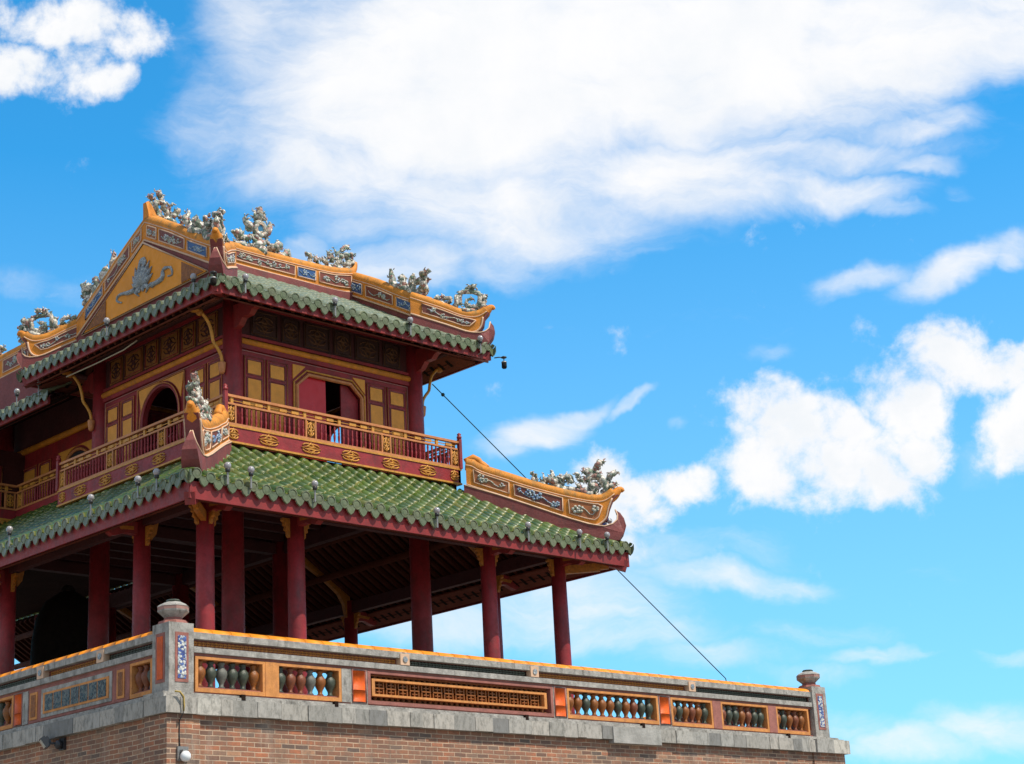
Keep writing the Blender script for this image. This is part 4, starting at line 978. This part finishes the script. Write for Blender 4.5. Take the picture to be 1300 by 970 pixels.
A_orn = [[(1.166,5.485,0.019),(1.21,5.417,0.029),(1.27,5.365,0.025)],[(1.199,5.369,0.022),(1.217,5.27,0.044),(1.308,5.199,0.051),(1.436,5.225,0.047)],[(1.401,5.439,0.016),(1.417,5.307,0.044)],[(1.571,5.495,0.016),(1.58,5.38,0.032),(1.583,5.298,0.044)],[(1.376,5.277,0.048),(1.504,5.303,0.051),(1.629,5.263,0.054),(1.741,5.289,0.063),(1.76,5.337,0.048)],[(1.805,5.302,0.032),(1.886,5.33,0.055),(1.945,5.261,0.044),(1.879,5.216,0.025)],[(1.449,5.175,0.047),(1.588,5.118,0.055),(1.701,5.145,0.063),(1.79,5.058,0.055),(1.928,4.985,0.051),(2.082,4.928,0.044),(2.238,4.903,0.047),(2.411,4.893,0.055),(2.569,4.9,0.047)],[(1.763,5.125,0.041),(1.902,5.084,0.041),(2.027,5.061,0.047),(2.152,5.038,0.055),(2.249,5.065,0.057)],[(2.009,5.405,0.019),(2.078,5.368,0.032),(2.088,5.269,0.032),(2.166,5.249,0.038),(2.231,5.278,0.048)],[(2.035,5.175,0.025),(2.109,5.105,0.035),(2.182,5.003,0.047),(2.274,4.966,0.047),(2.372,5.009,0.047),(2.316,5.126,0.057),(2.425,5.103,0.054),(2.287,5.16,0.047)],[(2.227,5.213,0.044),(2.296,5.307,0.054),(2.409,5.333,0.054),(2.516,5.278,0.06),(2.587,5.159,0.063),(2.594,5.029,0.057),(2.54,4.934,0.047)],[(2.197,5.492,0.022),(2.224,5.409,0.048),(2.302,5.388,0.054),(2.378,5.351,0.054)],[(2.603,5.625,0.022),(2.537,5.588,0.038),(2.453,5.527,0.048),(2.407,5.431,0.038),(2.491,5.377,0.032)],[(2.855,5.365,0.022),(2.759,5.362,0.044),(2.676,5.301,0.038),(2.638,5.206,0.032)],[(2.825,5.162,0.025),(2.742,5.118,0.044),(2.66,5.074,0.038)]]
B_orn = [[(0.18,9.145,0.027),(0.28,9.191,0.043),(0.315,9.096,0.043),(0.428,9.006,0.039)],[(0.339,9.198,0.039),(0.514,9.178,0.031),(0.51,9.095,0.027),(0.432,9.099,0.023)],[(0.641,8.952,0.039),(0.65,9.18,0.043),(0.711,9.218,0.039)],[(0.721,9.01,0.039),(0.733,9.29,0.039),(1.093,9.248,0.039),(1.091,8.988,0.039),(0.856,8.981,0.039),(0.862,9.105,0.027),(0.981,9.14,0.027)],[(0.834,9.357,0.043),(0.954,9.402,0.035),(1.03,9.366,0.039)],[(0.504,8.96,0.035),(0.717,8.906,0.043),(0.929,8.863,0.043),(1.106,8.904,0.047),(1.188,8.982,0.039),(1.198,9.19,0.035),(1.233,9.104,0.043)]]
C_drag = [[(1.287,10.721,0.021),(1.331,10.676,0.036),(1.394,10.659,0.033),(1.379,10.546,0.035),(1.39,10.472,0.039),(1.506,10.466,0.041),(1.635,10.475,0.041),(1.764,10.483,0.046)],[(1.524,10.69,0.025),(1.535,10.616,0.041),(1.546,10.553,0.031)],[(1.613,10.634,0.036),(1.585,10.551,0.031)],[(1.718,10.703,0.025),(1.769,10.638,0.033),(1.819,10.584,0.037)],[(1.823,10.739,0.026),(1.848,10.679,0.041)],[(1.865,10.849,0.027),(1.929,10.798,0.044),(1.967,10.718,0.041),(2.017,10.653,0.036)],[(2.026,10.954,0.037),(2.063,10.885,0.033)],[(2.033,10.767,0.035),(2.165,10.765,0.037),(2.136,10.658,0.042),(2.055,10.595,0.041)],[(1.844,10.535,0.046),(2.001,10.538,0.052),(2.159,10.553,0.052),(2.291,10.562,0.052),(2.399,10.62,0.047)],[(2.218,10.778,0.035),(2.221,10.856,0.038),(2.302,10.909,0.035),(2.381,10.894,0.042),(2.432,10.828,0.038),(2.375,10.715,0.052),(2.294,10.651,0.052)],[(2.251,10.986,0.042),(2.333,11.073,0.042),(2.414,11.081,0.037)],[(2.17,10.944,0.035),(2.115,10.853,0.031)],[(2.436,10.941,0.031),(2.516,10.949,0.037),(2.571,10.973,0.025)],[(2.486,10.852,0.031),(2.538,10.798,0.031),(2.482,10.717,0.037)]]
D_orn = [[(1.275,10.225,0.024),(1.254,10.124,0.04),(1.295,10.003,0.056),(1.333,9.841,0.056),(1.543,9.734,0.068),(1.779,9.598,0.06),(2.012,9.442,0.071),(2.215,9.338,0.071)],[(1.541,9.991,0.04),(1.626,9.858,0.06),(1.664,9.718,0.052)],[(1.946,9.885,0.044),(1.896,9.795,0.044),(1.904,9.665,0.052),(1.927,9.531,0.056)],[(1.993,9.638,0.036),(2.056,9.703,0.044),(2.176,9.708,0.051),(2.227,9.545,0.059),(2.19,9.43,0.055)],[(2.393,9.861,0.039),(2.331,9.807,0.043),(2.211,9.802,0.043),(2.293,9.671,0.043),(2.315,9.538,0.043),(2.307,9.394,0.043)],[(2.44,9.646,0.028),(2.293,9.671,0.039)]]
C_pearl = [[(-0.241,11.155,0.029),(-0.225,10.99,0.058),(-0.139,10.889,0.058)],[(-0.047,11.313,0.029),(-0.049,11.127,0.052)],[(0.077,11.422,0.035),(0.093,11.256,0.058),(0.091,11.101,0.058)],[(0.217,11.303,0.035),(0.232,11.168,0.046)],[(0.392,11.146,0.035),(0.336,11.008,0.052),(0.246,10.831,0.058)],[(0.104,10.766,0.069),(0.032,10.625,0.104)],[(0.173,10.629,0.104),(-0.073,10.508,0.069),(0.03,10.442,0.086),(0.205,10.453,0.098)],[(-0.07,10.784,0.063),(-0.036,10.731,0.069)],[(-0.52,10.702,0.046),(-0.434,10.693,0.08),(-0.28,10.671,0.052),(-0.141,10.675,0.04)],[(-0.59,10.443,0.057),(-0.385,10.463,0.074),(-0.178,10.452,0.063)],[(0.313,10.633,0.046),(0.454,10.605,0.081),(0.599,10.733,0.058)],[(0.488,10.49,0.064),(0.666,10.471,0.058),(0.812,10.63,0.035),(0.844,10.452,0.041)]]
C_ring = [(0.106,10.935,0.104)]
E_rel = [[(-0.33,8.995,0.079),(-0.671,9.013,0.063),(-0.703,9.188,0.043),(-0.939,9.154,0.035),(-0.994,8.994,0.027),(-0.84,9.009,0.02)],[(0.227,9.062,0.08),(0.51,9.085,0.056),(0.833,9.133,0.045),(0.902,9.035,0.032),(0.721,8.947,0.02)]]

A_top = [(-.10,5.72),(.02,5.69),(.21,5.57),(.65,5.40),(1.09,5.228),(1.79,4.993),(2.33,4.857),(2.567,4.868),(2.75,4.985)]
A_low = [(-.10,5.27),(.5,5.04),(1.066,4.815),(1.773,4.525),(2.2,4.37),(2.38,4.33),(2.55,4.45),(2.62,4.66),(2.70,4.84)]
A_curl = [(2.62,4.86),(2.74,4.92),(2.82,5.0),(2.89,5.03),(2.93,4.985)]
A_end = [(2.38,4.31),(2.55,4.43),(2.62,4.66),(2.70,4.84),(2.80,4.91)]
A_base = [(-.15,5.25,.15),(.5,5.02,.15),(1.066,4.795,.15),(1.773,4.505,.15),(2.2,4.35,.15),(2.37,4.31,.15),(2.52,4.285,.14),(2.68,4.33,.12),(2.775,4.42,.08),(2.785,4.52,.045),(2.75,4.63,.012),
          (2.84,4.56,.03),(2.905,4.44,.07),(2.935,4.28,.12),(2.88,4.13,.14),(2.78,4.0,.15),(2.4,3.96,.15),(1.2,4.40,.15),(-.15,4.88,.15)]
A_pan = [(.05,.72,'panel_orange','flower',''),(.82,1.74,'panel_brown','flower_blue',''),(1.86,2.50,'panel_orange','flower','round')]
s2 = 2**.5
for i, (fr, sc) in enumerate(((Fr((9.2,3.3,0),(1,-1,0),(-1,-1,0)), 1), (Fr((3.3,3.3,0),(-1,-1,0),(-1,1,0)), 1))):
    ridge('lower_hip_ridge', fr, A_top, A_low, A_curl, A_base, .12, .15, A_pan, A_orn, 10+i, 'dragon_sculpture', end=A_end,
          label=['hip ridge sweeping down to the right end of the lower roof', 'hip ridge seen end-on at the near corner of the lower roof'][i])
    b = MB(); b.tube([fr.p(u, z) for u, z in smooth_line([(-.10,5.74),(.05,5.80),(.2,5.72),(.3,5.60)], 3)], [.07]*10, 8, bumpy=.4); b.blobs(fr.p(.02, 5.73), .11, (1,1,.8)); b.build('cloud_scroll', 'orange', pav)
    b = MB(); b.blobs(fr.p(2.47, 4.36), .11, (1,1,.6)); b.blobs(fr.p(2.62, 4.42), .06); b.build('blue_scroll', 'mosaic_blue', pav)
B_top = [(-.28,9.26),(.331,9.012),(.732,8.823),(1.003,8.776),(1.15,8.82),(1.24,8.88)]
B_low = [(-.28,8.86),(.411,8.594),(.80,8.43),(.95,8.395),(1.065,8.442),(1.13,8.55),(1.16,8.70)]
B_curl = [(1.12,8.78),(1.22,8.84),(1.30,8.915),(1.36,8.93),(1.385,8.885)]
B_end = [(1.0,8.40),(1.07,8.44),(1.14,8.55),(1.17,8.70),(1.26,8.80)]
B_base = [(-.28,8.84,.13),(.411,8.574,.13),(.80,8.41,.13),(.95,8.375,.13),(1.10,8.365,.13),(1.20,8.40,.10),(1.27,8.47,.07),(1.30,8.62,.012),(1.365,8.52,.05),(1.385,8.40,.09),(1.35,8.28,.12),(1.26,8.15,.13),(1.10,7.97,.13),(-.28,8.42,.13)]
B_pan = [(-.05, 1.02, 'panel_brown', 'flower', 'round')]
BC = [((8.65,3.85,0),(1,-1,0),(-1,-1,0),'at the front right corner'), ((3.85,3.85,0),(-1,-1,0),(-1,1,0),'seen end-on at the near corner'), ((3.85,8.65,0),(-1,1,0),(-1,-1,0),'at the left rear corner'), ((8.65,8.65,0),(1,1,0),(-1,1,0),'at the far corner')]
for i, (O, U, N, wh) in enumerate(BC):
    ridge('upper_hip_ridge', Fr(O, U, N), B_top, B_low, B_curl, B_base, .11, .13, B_pan, B_orn, 20+i, 'fret_sculpture', end=B_end, label='short swept-up ridge '+wh+' of the upper roof')
# descending ridges on both gables
D_top = [(.0,10.46),(.874,10.005),(1.5,9.63),(2.065,9.321),(2.42,9.14)]
D_low = [(.0,10.03),(.855,9.575),(1.5,9.23),(2.043,8.93),(2.42,8.73)]
D_base = [(.0,10.01,.095),(2.42,8.71,.095),(2.55,8.35,.095),(.0,9.75,.095)]
DL_pan = [(.10,.42,'panel_orange','flower',''),(.52,1.36,'panel_brown','flower',''),(1.46,2.08,'panel_blue','flower_blue','')]
D_pan = [(.10,.46,'panel_blue','flower_blue',''),(.58,1.42,'panel_brown','flower',''),(1.54,2.08,'panel_blue','flower_blue','')]
for i, (O, U, N) in enumerate((((8.78,6.25,0),(0,-1,0),(-1,0,0)), ((8.78,6.25,0),(0,1,0),(1,0,0)), ((3.73,6.25,0),(0,-1,0),(-1,0,0)), ((3.73,6.25,0),(0,1,0),(1,0,0)))):
    ridge('gable_ridge', Fr(O, U, N), D_top, D_low, None, D_base, .11, .13, D_pan if i < 2 else DL_pan, D_orn, 30+i, 'dragon_tail_sculpture', label='ridge sloping down the '+['right gable to the front', 'right gable to the back', 'left gable to the front', 'left gable to the back'][i])
# main ridge
C_top = [(-2.55,10.50),(-1.9,10.42),(-1.1,10.385),(0,10.375),(1.12,10.395),(1.9,10.425),(2.42,10.52)]
C_low = [(-2.55,10.04),(-1.9,9.99),(-.9,9.985),(0,9.98),(.91,9.985),(1.98,9.99),(2.42,10.04)]
C_body_end = [(2.50,10.62),(2.60,10.80),(2.66,10.76),(2.62,10.4),(2.56,10.08)]
C_base = [(-2.45,10.02,.14),(0,9.96,.14),(2.45,10.02,.14),(2.45,9.78,.14),(-2.45,9.78,.14)]
C_pan = [(-2.36,-1.42,'panel_brown','flower',''),(-1.32,-.86,'panel_blue','flower_blue',''),(-.74,.88,'panel_brown','flower',''),(.95,1.42,'panel_blue','flower_blue',''),(1.52,2.38,'panel_brown','flower','')]
FC = Fr((6.27,6.25,0),(1,0,0),(0,-1,0))
mr = ridge('main_ridge', FC, C_top, C_low, [(2.35,10.47),(2.50,10.56),(2.58,10.68),(2.62,10.80)], C_base, .12, .14, C_pan, None, 40, label='long level ridge with brown and blue panels along the top of the upper roof')
b = MB(); b.prism(FC, [(-2.60,10.05,.11),(-2.42,10.05,.11),(-2.40,10.45,.11),(-2.46,10.60,.09),(-2.52,10.74,.07),(-2.60,10.84,.05),(-2.66,10.80,.05),(-2.63,10.6,.09),(-2.62,10.4,.11)], -.11, .11); b.build('ridge_end_spur', 'orange', mr)
sculpture('dragon_sculpture', FC, C_drag, 'dragon', mr, 41)
sculpture('dragon_sculpture', Fr((6.27,6.25,0),(-1,0,0),(0,-1,0)), C_drag, 'dragon', mr, 42)
pr = sculpture('flaming_disc', FC, C_pearl, 'dragon', mr, 43)
cu, cz, cr = C_ring[0]
b = MB(); b.tube([FC.p(cu+cr*1.25*math.cos(a), cz+cr*1.35*math.sin(a), 0) for a in [i*math.pi/10 for i in range(20)]], .062, 8, closed=True, bumpy=.3); b.build('disc_ring', 'dragon', pr)
b = MB(); b.tube([FC.p(cu+cr*.95*math.cos(a), cz+cr*1.05*math.sin(a), .03) for a in [i*math.pi/10 for i in range(20)]], .018, 6, closed=True); b.build('ring_edge', 'white_line', pr)
b = MB(); b.prism(FC, [(cu+cr*.9*math.cos(a), cz+cr*math.sin(a)) for a in [i*math.pi/10 for i in range(20)]], -.02, .02); b.build('blue_mirror', mat('blue_glass_disc', (.02,.16,.30), .08, .1, 4, 0, coat=1.0), pr)
# gables
for x, N, k in ((3.627, (-1,0,0), 0), (8.883, (1,0,0), 1)):
    fr = Fr((x, 6.25, 0), (0,1,0), N)
    b = MB(); b.prism(fr, [(-2.55,8.30),(2.55,8.30),(2.50,8.90),(0,10.22),(-2.50,8.90)], -.10, .0); ga = b.build('gable', 'base_maroon', pav); ga['label'] = ['orange gable with grey relief on the left side', 'gable on the right side'][k]
    b = MB(); b.prism(fr, [(-2.10,8.72),(2.10,8.72),(0.0,9.93)], .001, .03); b.build('gable_field', 'gable', ga)
    b = MB(); b.tube([fr.p(-2.17,8.695,.035), fr.p(2.17,8.695,.035), fr.p(.0,9.96,.035)], .022, 5, closed=True); b.build('field_border', 'white_line', ga)
    for s_ in (-1, 1):
        b = MB(); b.prism(fr, [(s_*1.30,8.73),(s_*1.30,9.15),(s_*2.0,8.745)][::s_], .031, .045); b.build('corner_lattice', 'grille_brown', ga)
    if k == 0:
        rr = random.Random(5); b = MB()
        for st in E_rel:
            pts = smooth_line(st, 3) if len(st) > 2 else st
            b.tube([fr.p(u, z, .035) for u, z, r in pts], [max(.012, r*.8) for u, z, r in pts], 7, bumpy=.3)
        for i in range(15):
            a = R(-75+i*150/14); ln = .60*(1-.35*abs(a)/1.3)*(1 if i % 2 == 0 else .72); z0 = 9.08
            b.tube([fr.p(.02+.08*math.sin(a), z0, .05), fr.p(.02+ln*.55*math.sin(a), z0+ln*.55*math.cos(a), .06), fr.p(.02+ln*math.sin(a*.9), z0+ln*math.cos(a*.9), .04)], [.05,.06,.008], 6)
        for s_ in (-1, 1):
            b.tube([fr.p(.05*s_, 9.1, .04), fr.p(.22*s_, 8.98, .04), fr.p(.12*s_, 8.90, .04)], [.06,.05,.015], 6)
        for i in range(30):      # overlapping leaves of the central bat-and-leaf relief
            z = rr.uniform(9.0, 9.62); w = .30*(1-(z-9.0)/.75); u = .0+rr.uniform(-w, w); b.blobs(fr.p(u, z, .05), rr.uniform(.03, .055), (.5, 1, 1.3))
        b.build('bat_relief', 'relief', ga)

# ------------------------------------------------------------------ neighbouring wing of the gate at the left edge
link = thing('gate_wing', (6.3, 12.6, .25), 'adjoining red and gold wing of the gate at the far left, set back', 'building')
_pav = pav; pav = link
fr = Fr((5.10, 8.75, 0), (0,1,0), (-1,0,0))
b = MB(); b.fbox(fr, 0, 7.5, 5.31, 7.60, -.1, 0); lw = b.build('wing_wall', 'maroon', link)
for (u0, u1) in ((3.35, 3.75), (3.95, 4.45), (4.85, 5.25)): pane_panel(fr, u0, u1, lw)
cu, r = 2.25, .585
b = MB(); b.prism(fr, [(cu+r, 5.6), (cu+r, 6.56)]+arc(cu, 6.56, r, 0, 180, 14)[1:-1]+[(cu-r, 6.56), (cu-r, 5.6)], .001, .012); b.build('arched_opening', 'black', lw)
b = MB(); b.tube([fr.p(u, z, .02) for u, z in [(cu+r+.04, 5.5), (cu+r+.04, 6.56)]+arc(cu, 6.56, r+.04, 0, 180, 14)[1:-1]+[(cu-r-.04, 6.56), (cu-r-.04, 5.5)]], .035, 6); b.build('arch_frame', 'trim', lw)
for sg in (-1, 1):
    a = arc(cu, 6.56, r+.12, 90, 90-sg*70, 8); pts = [(cu+sg*.76, 7.27), (cu+sg*.04, 7.27)]+[q for q in a if abs(q[0]-cu) <= .765]
    b = MB(); b.prism(fr, pts[::-1] if sg > 0 else pts, .0, .02); b.build('spandrel', 'panel_yellow', lw)
b = MB(); b.tube([fr.p(.0, 7.62, .04), fr.p(7, 7.62, .04)], .07, 8); b.build('yellow_beam', 'orange', lw)
b = MB(); b.fbox(fr, 0, 7.5, 7.72, 8.5, -.1, 0); b.build('frieze_board', 'maroon_dark', lw)
b = MB(); b.box(4.62, 8.0, 9.1, 12.7, 5.62, 5.78); b.build('upper_floor', 'ceiling', link)
railing(Fr((4.60, 9.10, 0), (0,1,0), (-1,0,0)), 3.52, [(.02,.24),(1.3,1.54),(3.28,3.5)], [.4, 1.2, 2.0, 2.8], link, True, z=5.80, skirt=False)
railing(Fr((2.6, 12.62, 0), (1,0,0), (0,-1,0)), 2.0, [(.02,.24),(1.74,1.98)], [.5, 1.2], link, True, z=5.80, skirt=False)
b = MB()
f1 = Fr((4.60, 9.10, 0), (0,1,0), (-1,0,0)); f2 = Fr((2.6, 12.62, 0), (1,0,0), (0,-1,0))
for f, L in ((f1, 3.52), (f2, 2.0)): b.fbox(f, 0, L, 5.92, 6.12, -.06, .005)
b.build('wing_skirt', 'maroon', link)
b = MB()
for f, L in ((f1, 3.52), (f2, 2.0)):
    b.fbox(f, 0, L, 5.885, 5.92, -.06, .02); u = .1
    while u < L-.1: b.prism(f, [(u, 5.885), (u+.05, 5.80), (u+.10, 5.885)], -.03, .01); u += .14
b.build('gold_fringe', 'gold', link)
b = MB(); b.lathe((4.85, 13.6, 0), [(.19, 5.8), (.18, 7.0), (.17, 8.5)], 16); b.build('upper_column', 'maroon', link)
b = MB(); b.fbox(Fr((2.6, 13.2, 0), (1,0,0), (0,-1,0)), 0, 2.5, 5.8, 7.6, -.1, 0); w2 = b.build('return_wall', 'maroon_dark', link)
pane_panel(Fr((2.6, 13.2, 0), (1,0,0), (0,-1,0)), 1.5, 1.9, w2)
# upper roof of the wing
zl2 = lambda s, L, t: 7.62+.55*t
roof_side(link, Fr((3.25, 9.15, 0), (0,1,0), (-1,0,0)), 7.0, lambda s, L: 1.9, zl2, 'tile_up', seed=12)
fz = Fr((3.25, 9.15, 0), (0,1,0), (-1,0,0))
b = MB(); b.prism(fz, [(0, 7.42), (7.0, 7.42), (7.0, 7.55), (0, 7.55)], -.1, -.05); b.build('fascia_board', 'fascia', link)
b = MB(); b.hexa([fz.p(0, 7.48, -.1), fz.p(7, 7.48, -.1), fz.p(7, 8.4, -1.9), fz.p(0, 8.4, -1.9), fz.p(0, 7.52, -.1), fz.p(7, 7.52, -.1), fz.p(7, 8.44, -1.9), fz.p(0, 8.44, -1.9)]); b.build('soffit', 'ceiling', link)
LT = [(0, 9.50), (3, 9.50), (6, 9.50)]; LLo = [(0, 9.02), (3, 9.02), (6, 9.02)]
RB = [(0,9.0,.14),(6,9.0,.14),(6,8.0,.14),(0,8.0,.14)]
ridge('wing_ridge', Fr((4.25, 10.2, 0), (0,1,0), (-1,0,0)), LT, LLo, None, RB, .12, .14, [(.35,1.1,'panel_blue','flower',''),(1.25,2.3,'panel_brown','flower',''),(2.5,3.3,'panel_blue','flower_blue',''),(3.5,5,'panel_brown','flower','')], [[(u*.82+1.0-1.2, z-10.42+9.52, r) for u, z, r in st] for st in C_drag]+[[(u*.82+2.7-1.2, z-10.42+9.52, r) for u, z, r in st] for st in C_drag], 60, 'dragon_sculpture')
pav = _pav

# ------------------------------------------------------------------ small things
bell = thing('bell', (5.6, 12.1, .25), 'large dark bell standing in the shade among the left ground-floor columns', 'bell')
b = MB(); b.lathe((5.6, 12.1, 0), [(.92,.9),(.90,1.0),(.80,1.3),(.76,2.2),(.74,3.3),(.66,3.8),(.48,4.15),(.2,4.35),(.03,4.4)], 28); b.build('bell_body', 'bronze', bell)
b = MB(); b.box(4.6, 6.6, 11.1, 13.1, .25, .9); b.build('plinth', 'dark', bell)
b = MB(); b.tube([(5.6+.12*math.cos(a), 12.1, 4.38+.10*math.sin(a)) for a in [i*math.pi/8 for i in range(9)]], .05, 8); b.build('bell_loop', 'bronze', bell)

def eave_lamp(x, y, z, d, label, drop=.30):
    d = Vector(d); root = thing('eave_lamp', (x, y, z-drop), label, 'lamp', 'round lamps standing along the eaves')
    b = MB(); b.lathe((x, y, 0), [(.01,z-.058),(.04,z-.045),(.056,z-.015),(.058,z+.015),(.042,z+.047),(.016,z+.06)], 12); b.build('glass_globe', 'bulb', root)
    b = MB(); b.lathe((x, y, 0), [(.036,z-.10),(.040,z-.052),(.034,z-.048)], 10); b.build('socket', 'black', root)
    side = Vector((-d.y, d.x, 0)); b = MB()
    a = Vector((x, y, z-.08)); c = Vector((x, y, z-drop)); b.beam(a, c, .030, .014, up=d); b.beam(c, c-d*.10+Vector((0,0,-.01)), .02, .012); b.build('strap', 'metal', root)
    return root
FN, LN = (0,-1,0), (-1,0,0)
for x, l in ((3.50,'nearest the near corner'), (5.52,'second from the near corner'), (7.35,'third from the near corner'), (9.18,'by the right end')):
    eave_lamp(x, 2.84, 8.17, FN, 'round lamp on front eave of upper roof, '+l)
for y, l in ((3.47,'close to the near corner'), (6.29,'under the middle of the orange gable')):
    eave_lamp(2.84, y, 8.22, LN, 'round lamp on left eave of upper roof, '+l)
for x, z, l in ((1.87,4.08,'nearest the near corner'), (2.32,4.08,'second from the near corner'), (3.60,4.03,'third from the near corner, below the balcony'), (6.27,3.93,'at the middle'), (8.49,3.95,'third from the right end'), (9.84,3.98,'second from the right end'), (10.60,4.02,'last one before the right end')):
    eave_lamp(x, 1.12, z, FN, 'round lamp on front eave of lower roof, '+l)
for y, l in ((1.97,'nearest the near corner'), (2.50,'second from the near corner'), (3.90,'third from the near corner'), (6.54,'at the left edge of view')):
    eave_lamp(1.12, y, 4.06, LN, 'round lamp on left eave of lower roof, '+l)
for y, l in ((9.3,'tucked under the corner of the upper roof'), (10.15,'at the far left')):
    eave_lamp(3.17, y, 7.90, LN, 'round lamp on eave of far left wing, '+l)
def hanging_lamp(p, d, label):
    p = Vector(p); d = Vector(d).normalized(); root = thing('hanging_lamp', p, label, 'lamp', 'small lamps hanging off the upper eave corners')
    q = p+d*.19
    b = MB(); b.tube([p, p+d*.09+Vector((0,0,.01)), q], .012, 6); b.tube([q, q-Vector((0,0,.09))], .010, 6); b.blobs(q, .035, (1.8,1.8,.7)); b.build('bracket', 'black', root)
    b = MB(); b.lathe((q.x, q.y, 0), [(.03,q.z-.09),(.052,q.z-.105),(.054,q.z-.205),(.04,q.z-.23)], 12); b.build('lamp_body', 'bronze', root)
    b = MB(); b.lathe((q.x, q.y, 0), [(.045,q.z-.085),(.055,q.z-.1),(.056,q.z-.118)], 12); b.build('lamp_collar', 'metal', root)
hanging_lamp((9.60, 2.90, 7.86), (1,-1,0), 'small dark lamp hanging off the right corner of the upper eave')
hanging_lamp((2.90, 2.90, 8.06), (-.3,-.3,0), 'small pale lamp hanging at the near corner of the upper eave')
# stay cable from the upper eave down to the deck
A = Vector((9.10, 4.21, 7.57)); B = Vector((15.42, 2.44, 1.80))
b = MB(); n = 24; b.tube([A.lerp(B, i/n)+Vector((0,0,-.10*math.sin(math.pi*i/n)*0)) for i in range(n+1)]+[Vector((15.5, 2.4, 1.2))], .011, 5)
b.blobs(A.lerp(B, .035), .04, (1,1,1))
tag(b.build('stay_cable', 'cable'), 'thin dark cable slanting from under the upper eave down to the parapet', 'cable')
# floodlight on the left brick face
fl_ = thing('floodlight', (.1, 3.0, -.1), 'small black floodlight fixed to the left brick face below the ledge', 'floodlight')
b = MB(); c = Vector((-.10, 3.06, -.07)); d = Vector((-.75, .35, -.55)).normalized(); up = Vector((0,0,1)); sd = d.cross(up).normalized(); uu = sd.cross(d)
def obox(b, c, d, sd, uu, l, w, h, off=0):
    c = c+d*off; P = [c+d*(-l/2)*1+sd*(a*w/2)*k1+uu*(e*h/2)*k1 if False else c-d*l/2+sd*a*w/2+uu*e*h/2 for a, e in ((-1,-1),(1,-1),(1,1),(-1,1))]
    k1 = 1; P2 = [q+d*l for q in P]; b.add(P+P2, [(0,3,2,1),(4,5,6,7),(0,1,5,4),(1,2,6,5),(2,3,7,6),(3,0,4,7)])
obox(b, c, d, sd, uu, .07, .24, .17); obox(b, c, d, sd, uu, .04, .18, .12, -.055); b.build('housing', 'black', fl_)
b = MB(); obox(b, c, d, sd, uu, .01, .20, .13, .041); b.build('lens', 'lens', fl_)
b = MB(); b.beam((.098, 2.86, -.10), (-.10, 2.90, -.10), .03, .03); b.box(.06, .10, 2.78, 2.92, -.2, -.02); b.blobs((.02, 2.86, -.12), .07); b.build('mount', 'black', fl_)
# glass bulb lamp low on the corner with its lead
wl = thing('wall_lamp', (.30, .06, -.6), 'white glass bulb lamp on a pale plate low on the brick corner', 'lamp')
b = MB(); b.box(.22, .40, .028, .056, -.66, -.46); b.build('back_plate', 'metal', wl)
b = MB(); b.lathe((.30, -.05, 0), [(.02,-.68),(.055,-.665),(.078,-.62),(.072,-.575),(.045,-.54),(.02,-.53)], 14); b.build('glass_bulb', 'white_glass', wl)
b = MB(); b.box(.26, .34, -.045, .03, -.54, -.51); b.build('holder', 'metal', wl)
b = MB(); b.tube([(.27,.045,-.47),(.262,.05,-.3),(.265,.05,-.1),(.262,-.045,-.01),(.262,-.045,.2),(.24,.0,.28)], .009, 5)
tag(b.build('lamp_lead', 'black'), 'thin black lead running down the brick from the ledge to the bulb lamp', 'cable')
b = MB(); b.tube([(.13,-.03,.29),(.20,-.055,.285),(.26,-.06,.22),(.275,-.05,.10),(.27,-.045,.02)], .013, 6)
tag(b.build('rope_end', 'yellow_rope'), 'short yellow cord hooked over the ledge at the foot of the corner post', 'cord')
b = MB(); b.tube([(3.25, 9.11, 8.05) if False else (3.2, 8.3, 7.72), (3.2, 7.2, 7.70), (3.22, 6.3, 7.72), (3.25, 5.9, 7.80)], .014, 6)
tag(b.build('pale_pole', 'pole'), 'thin pale pole slung under the left eave of the upper roof', 'pole')
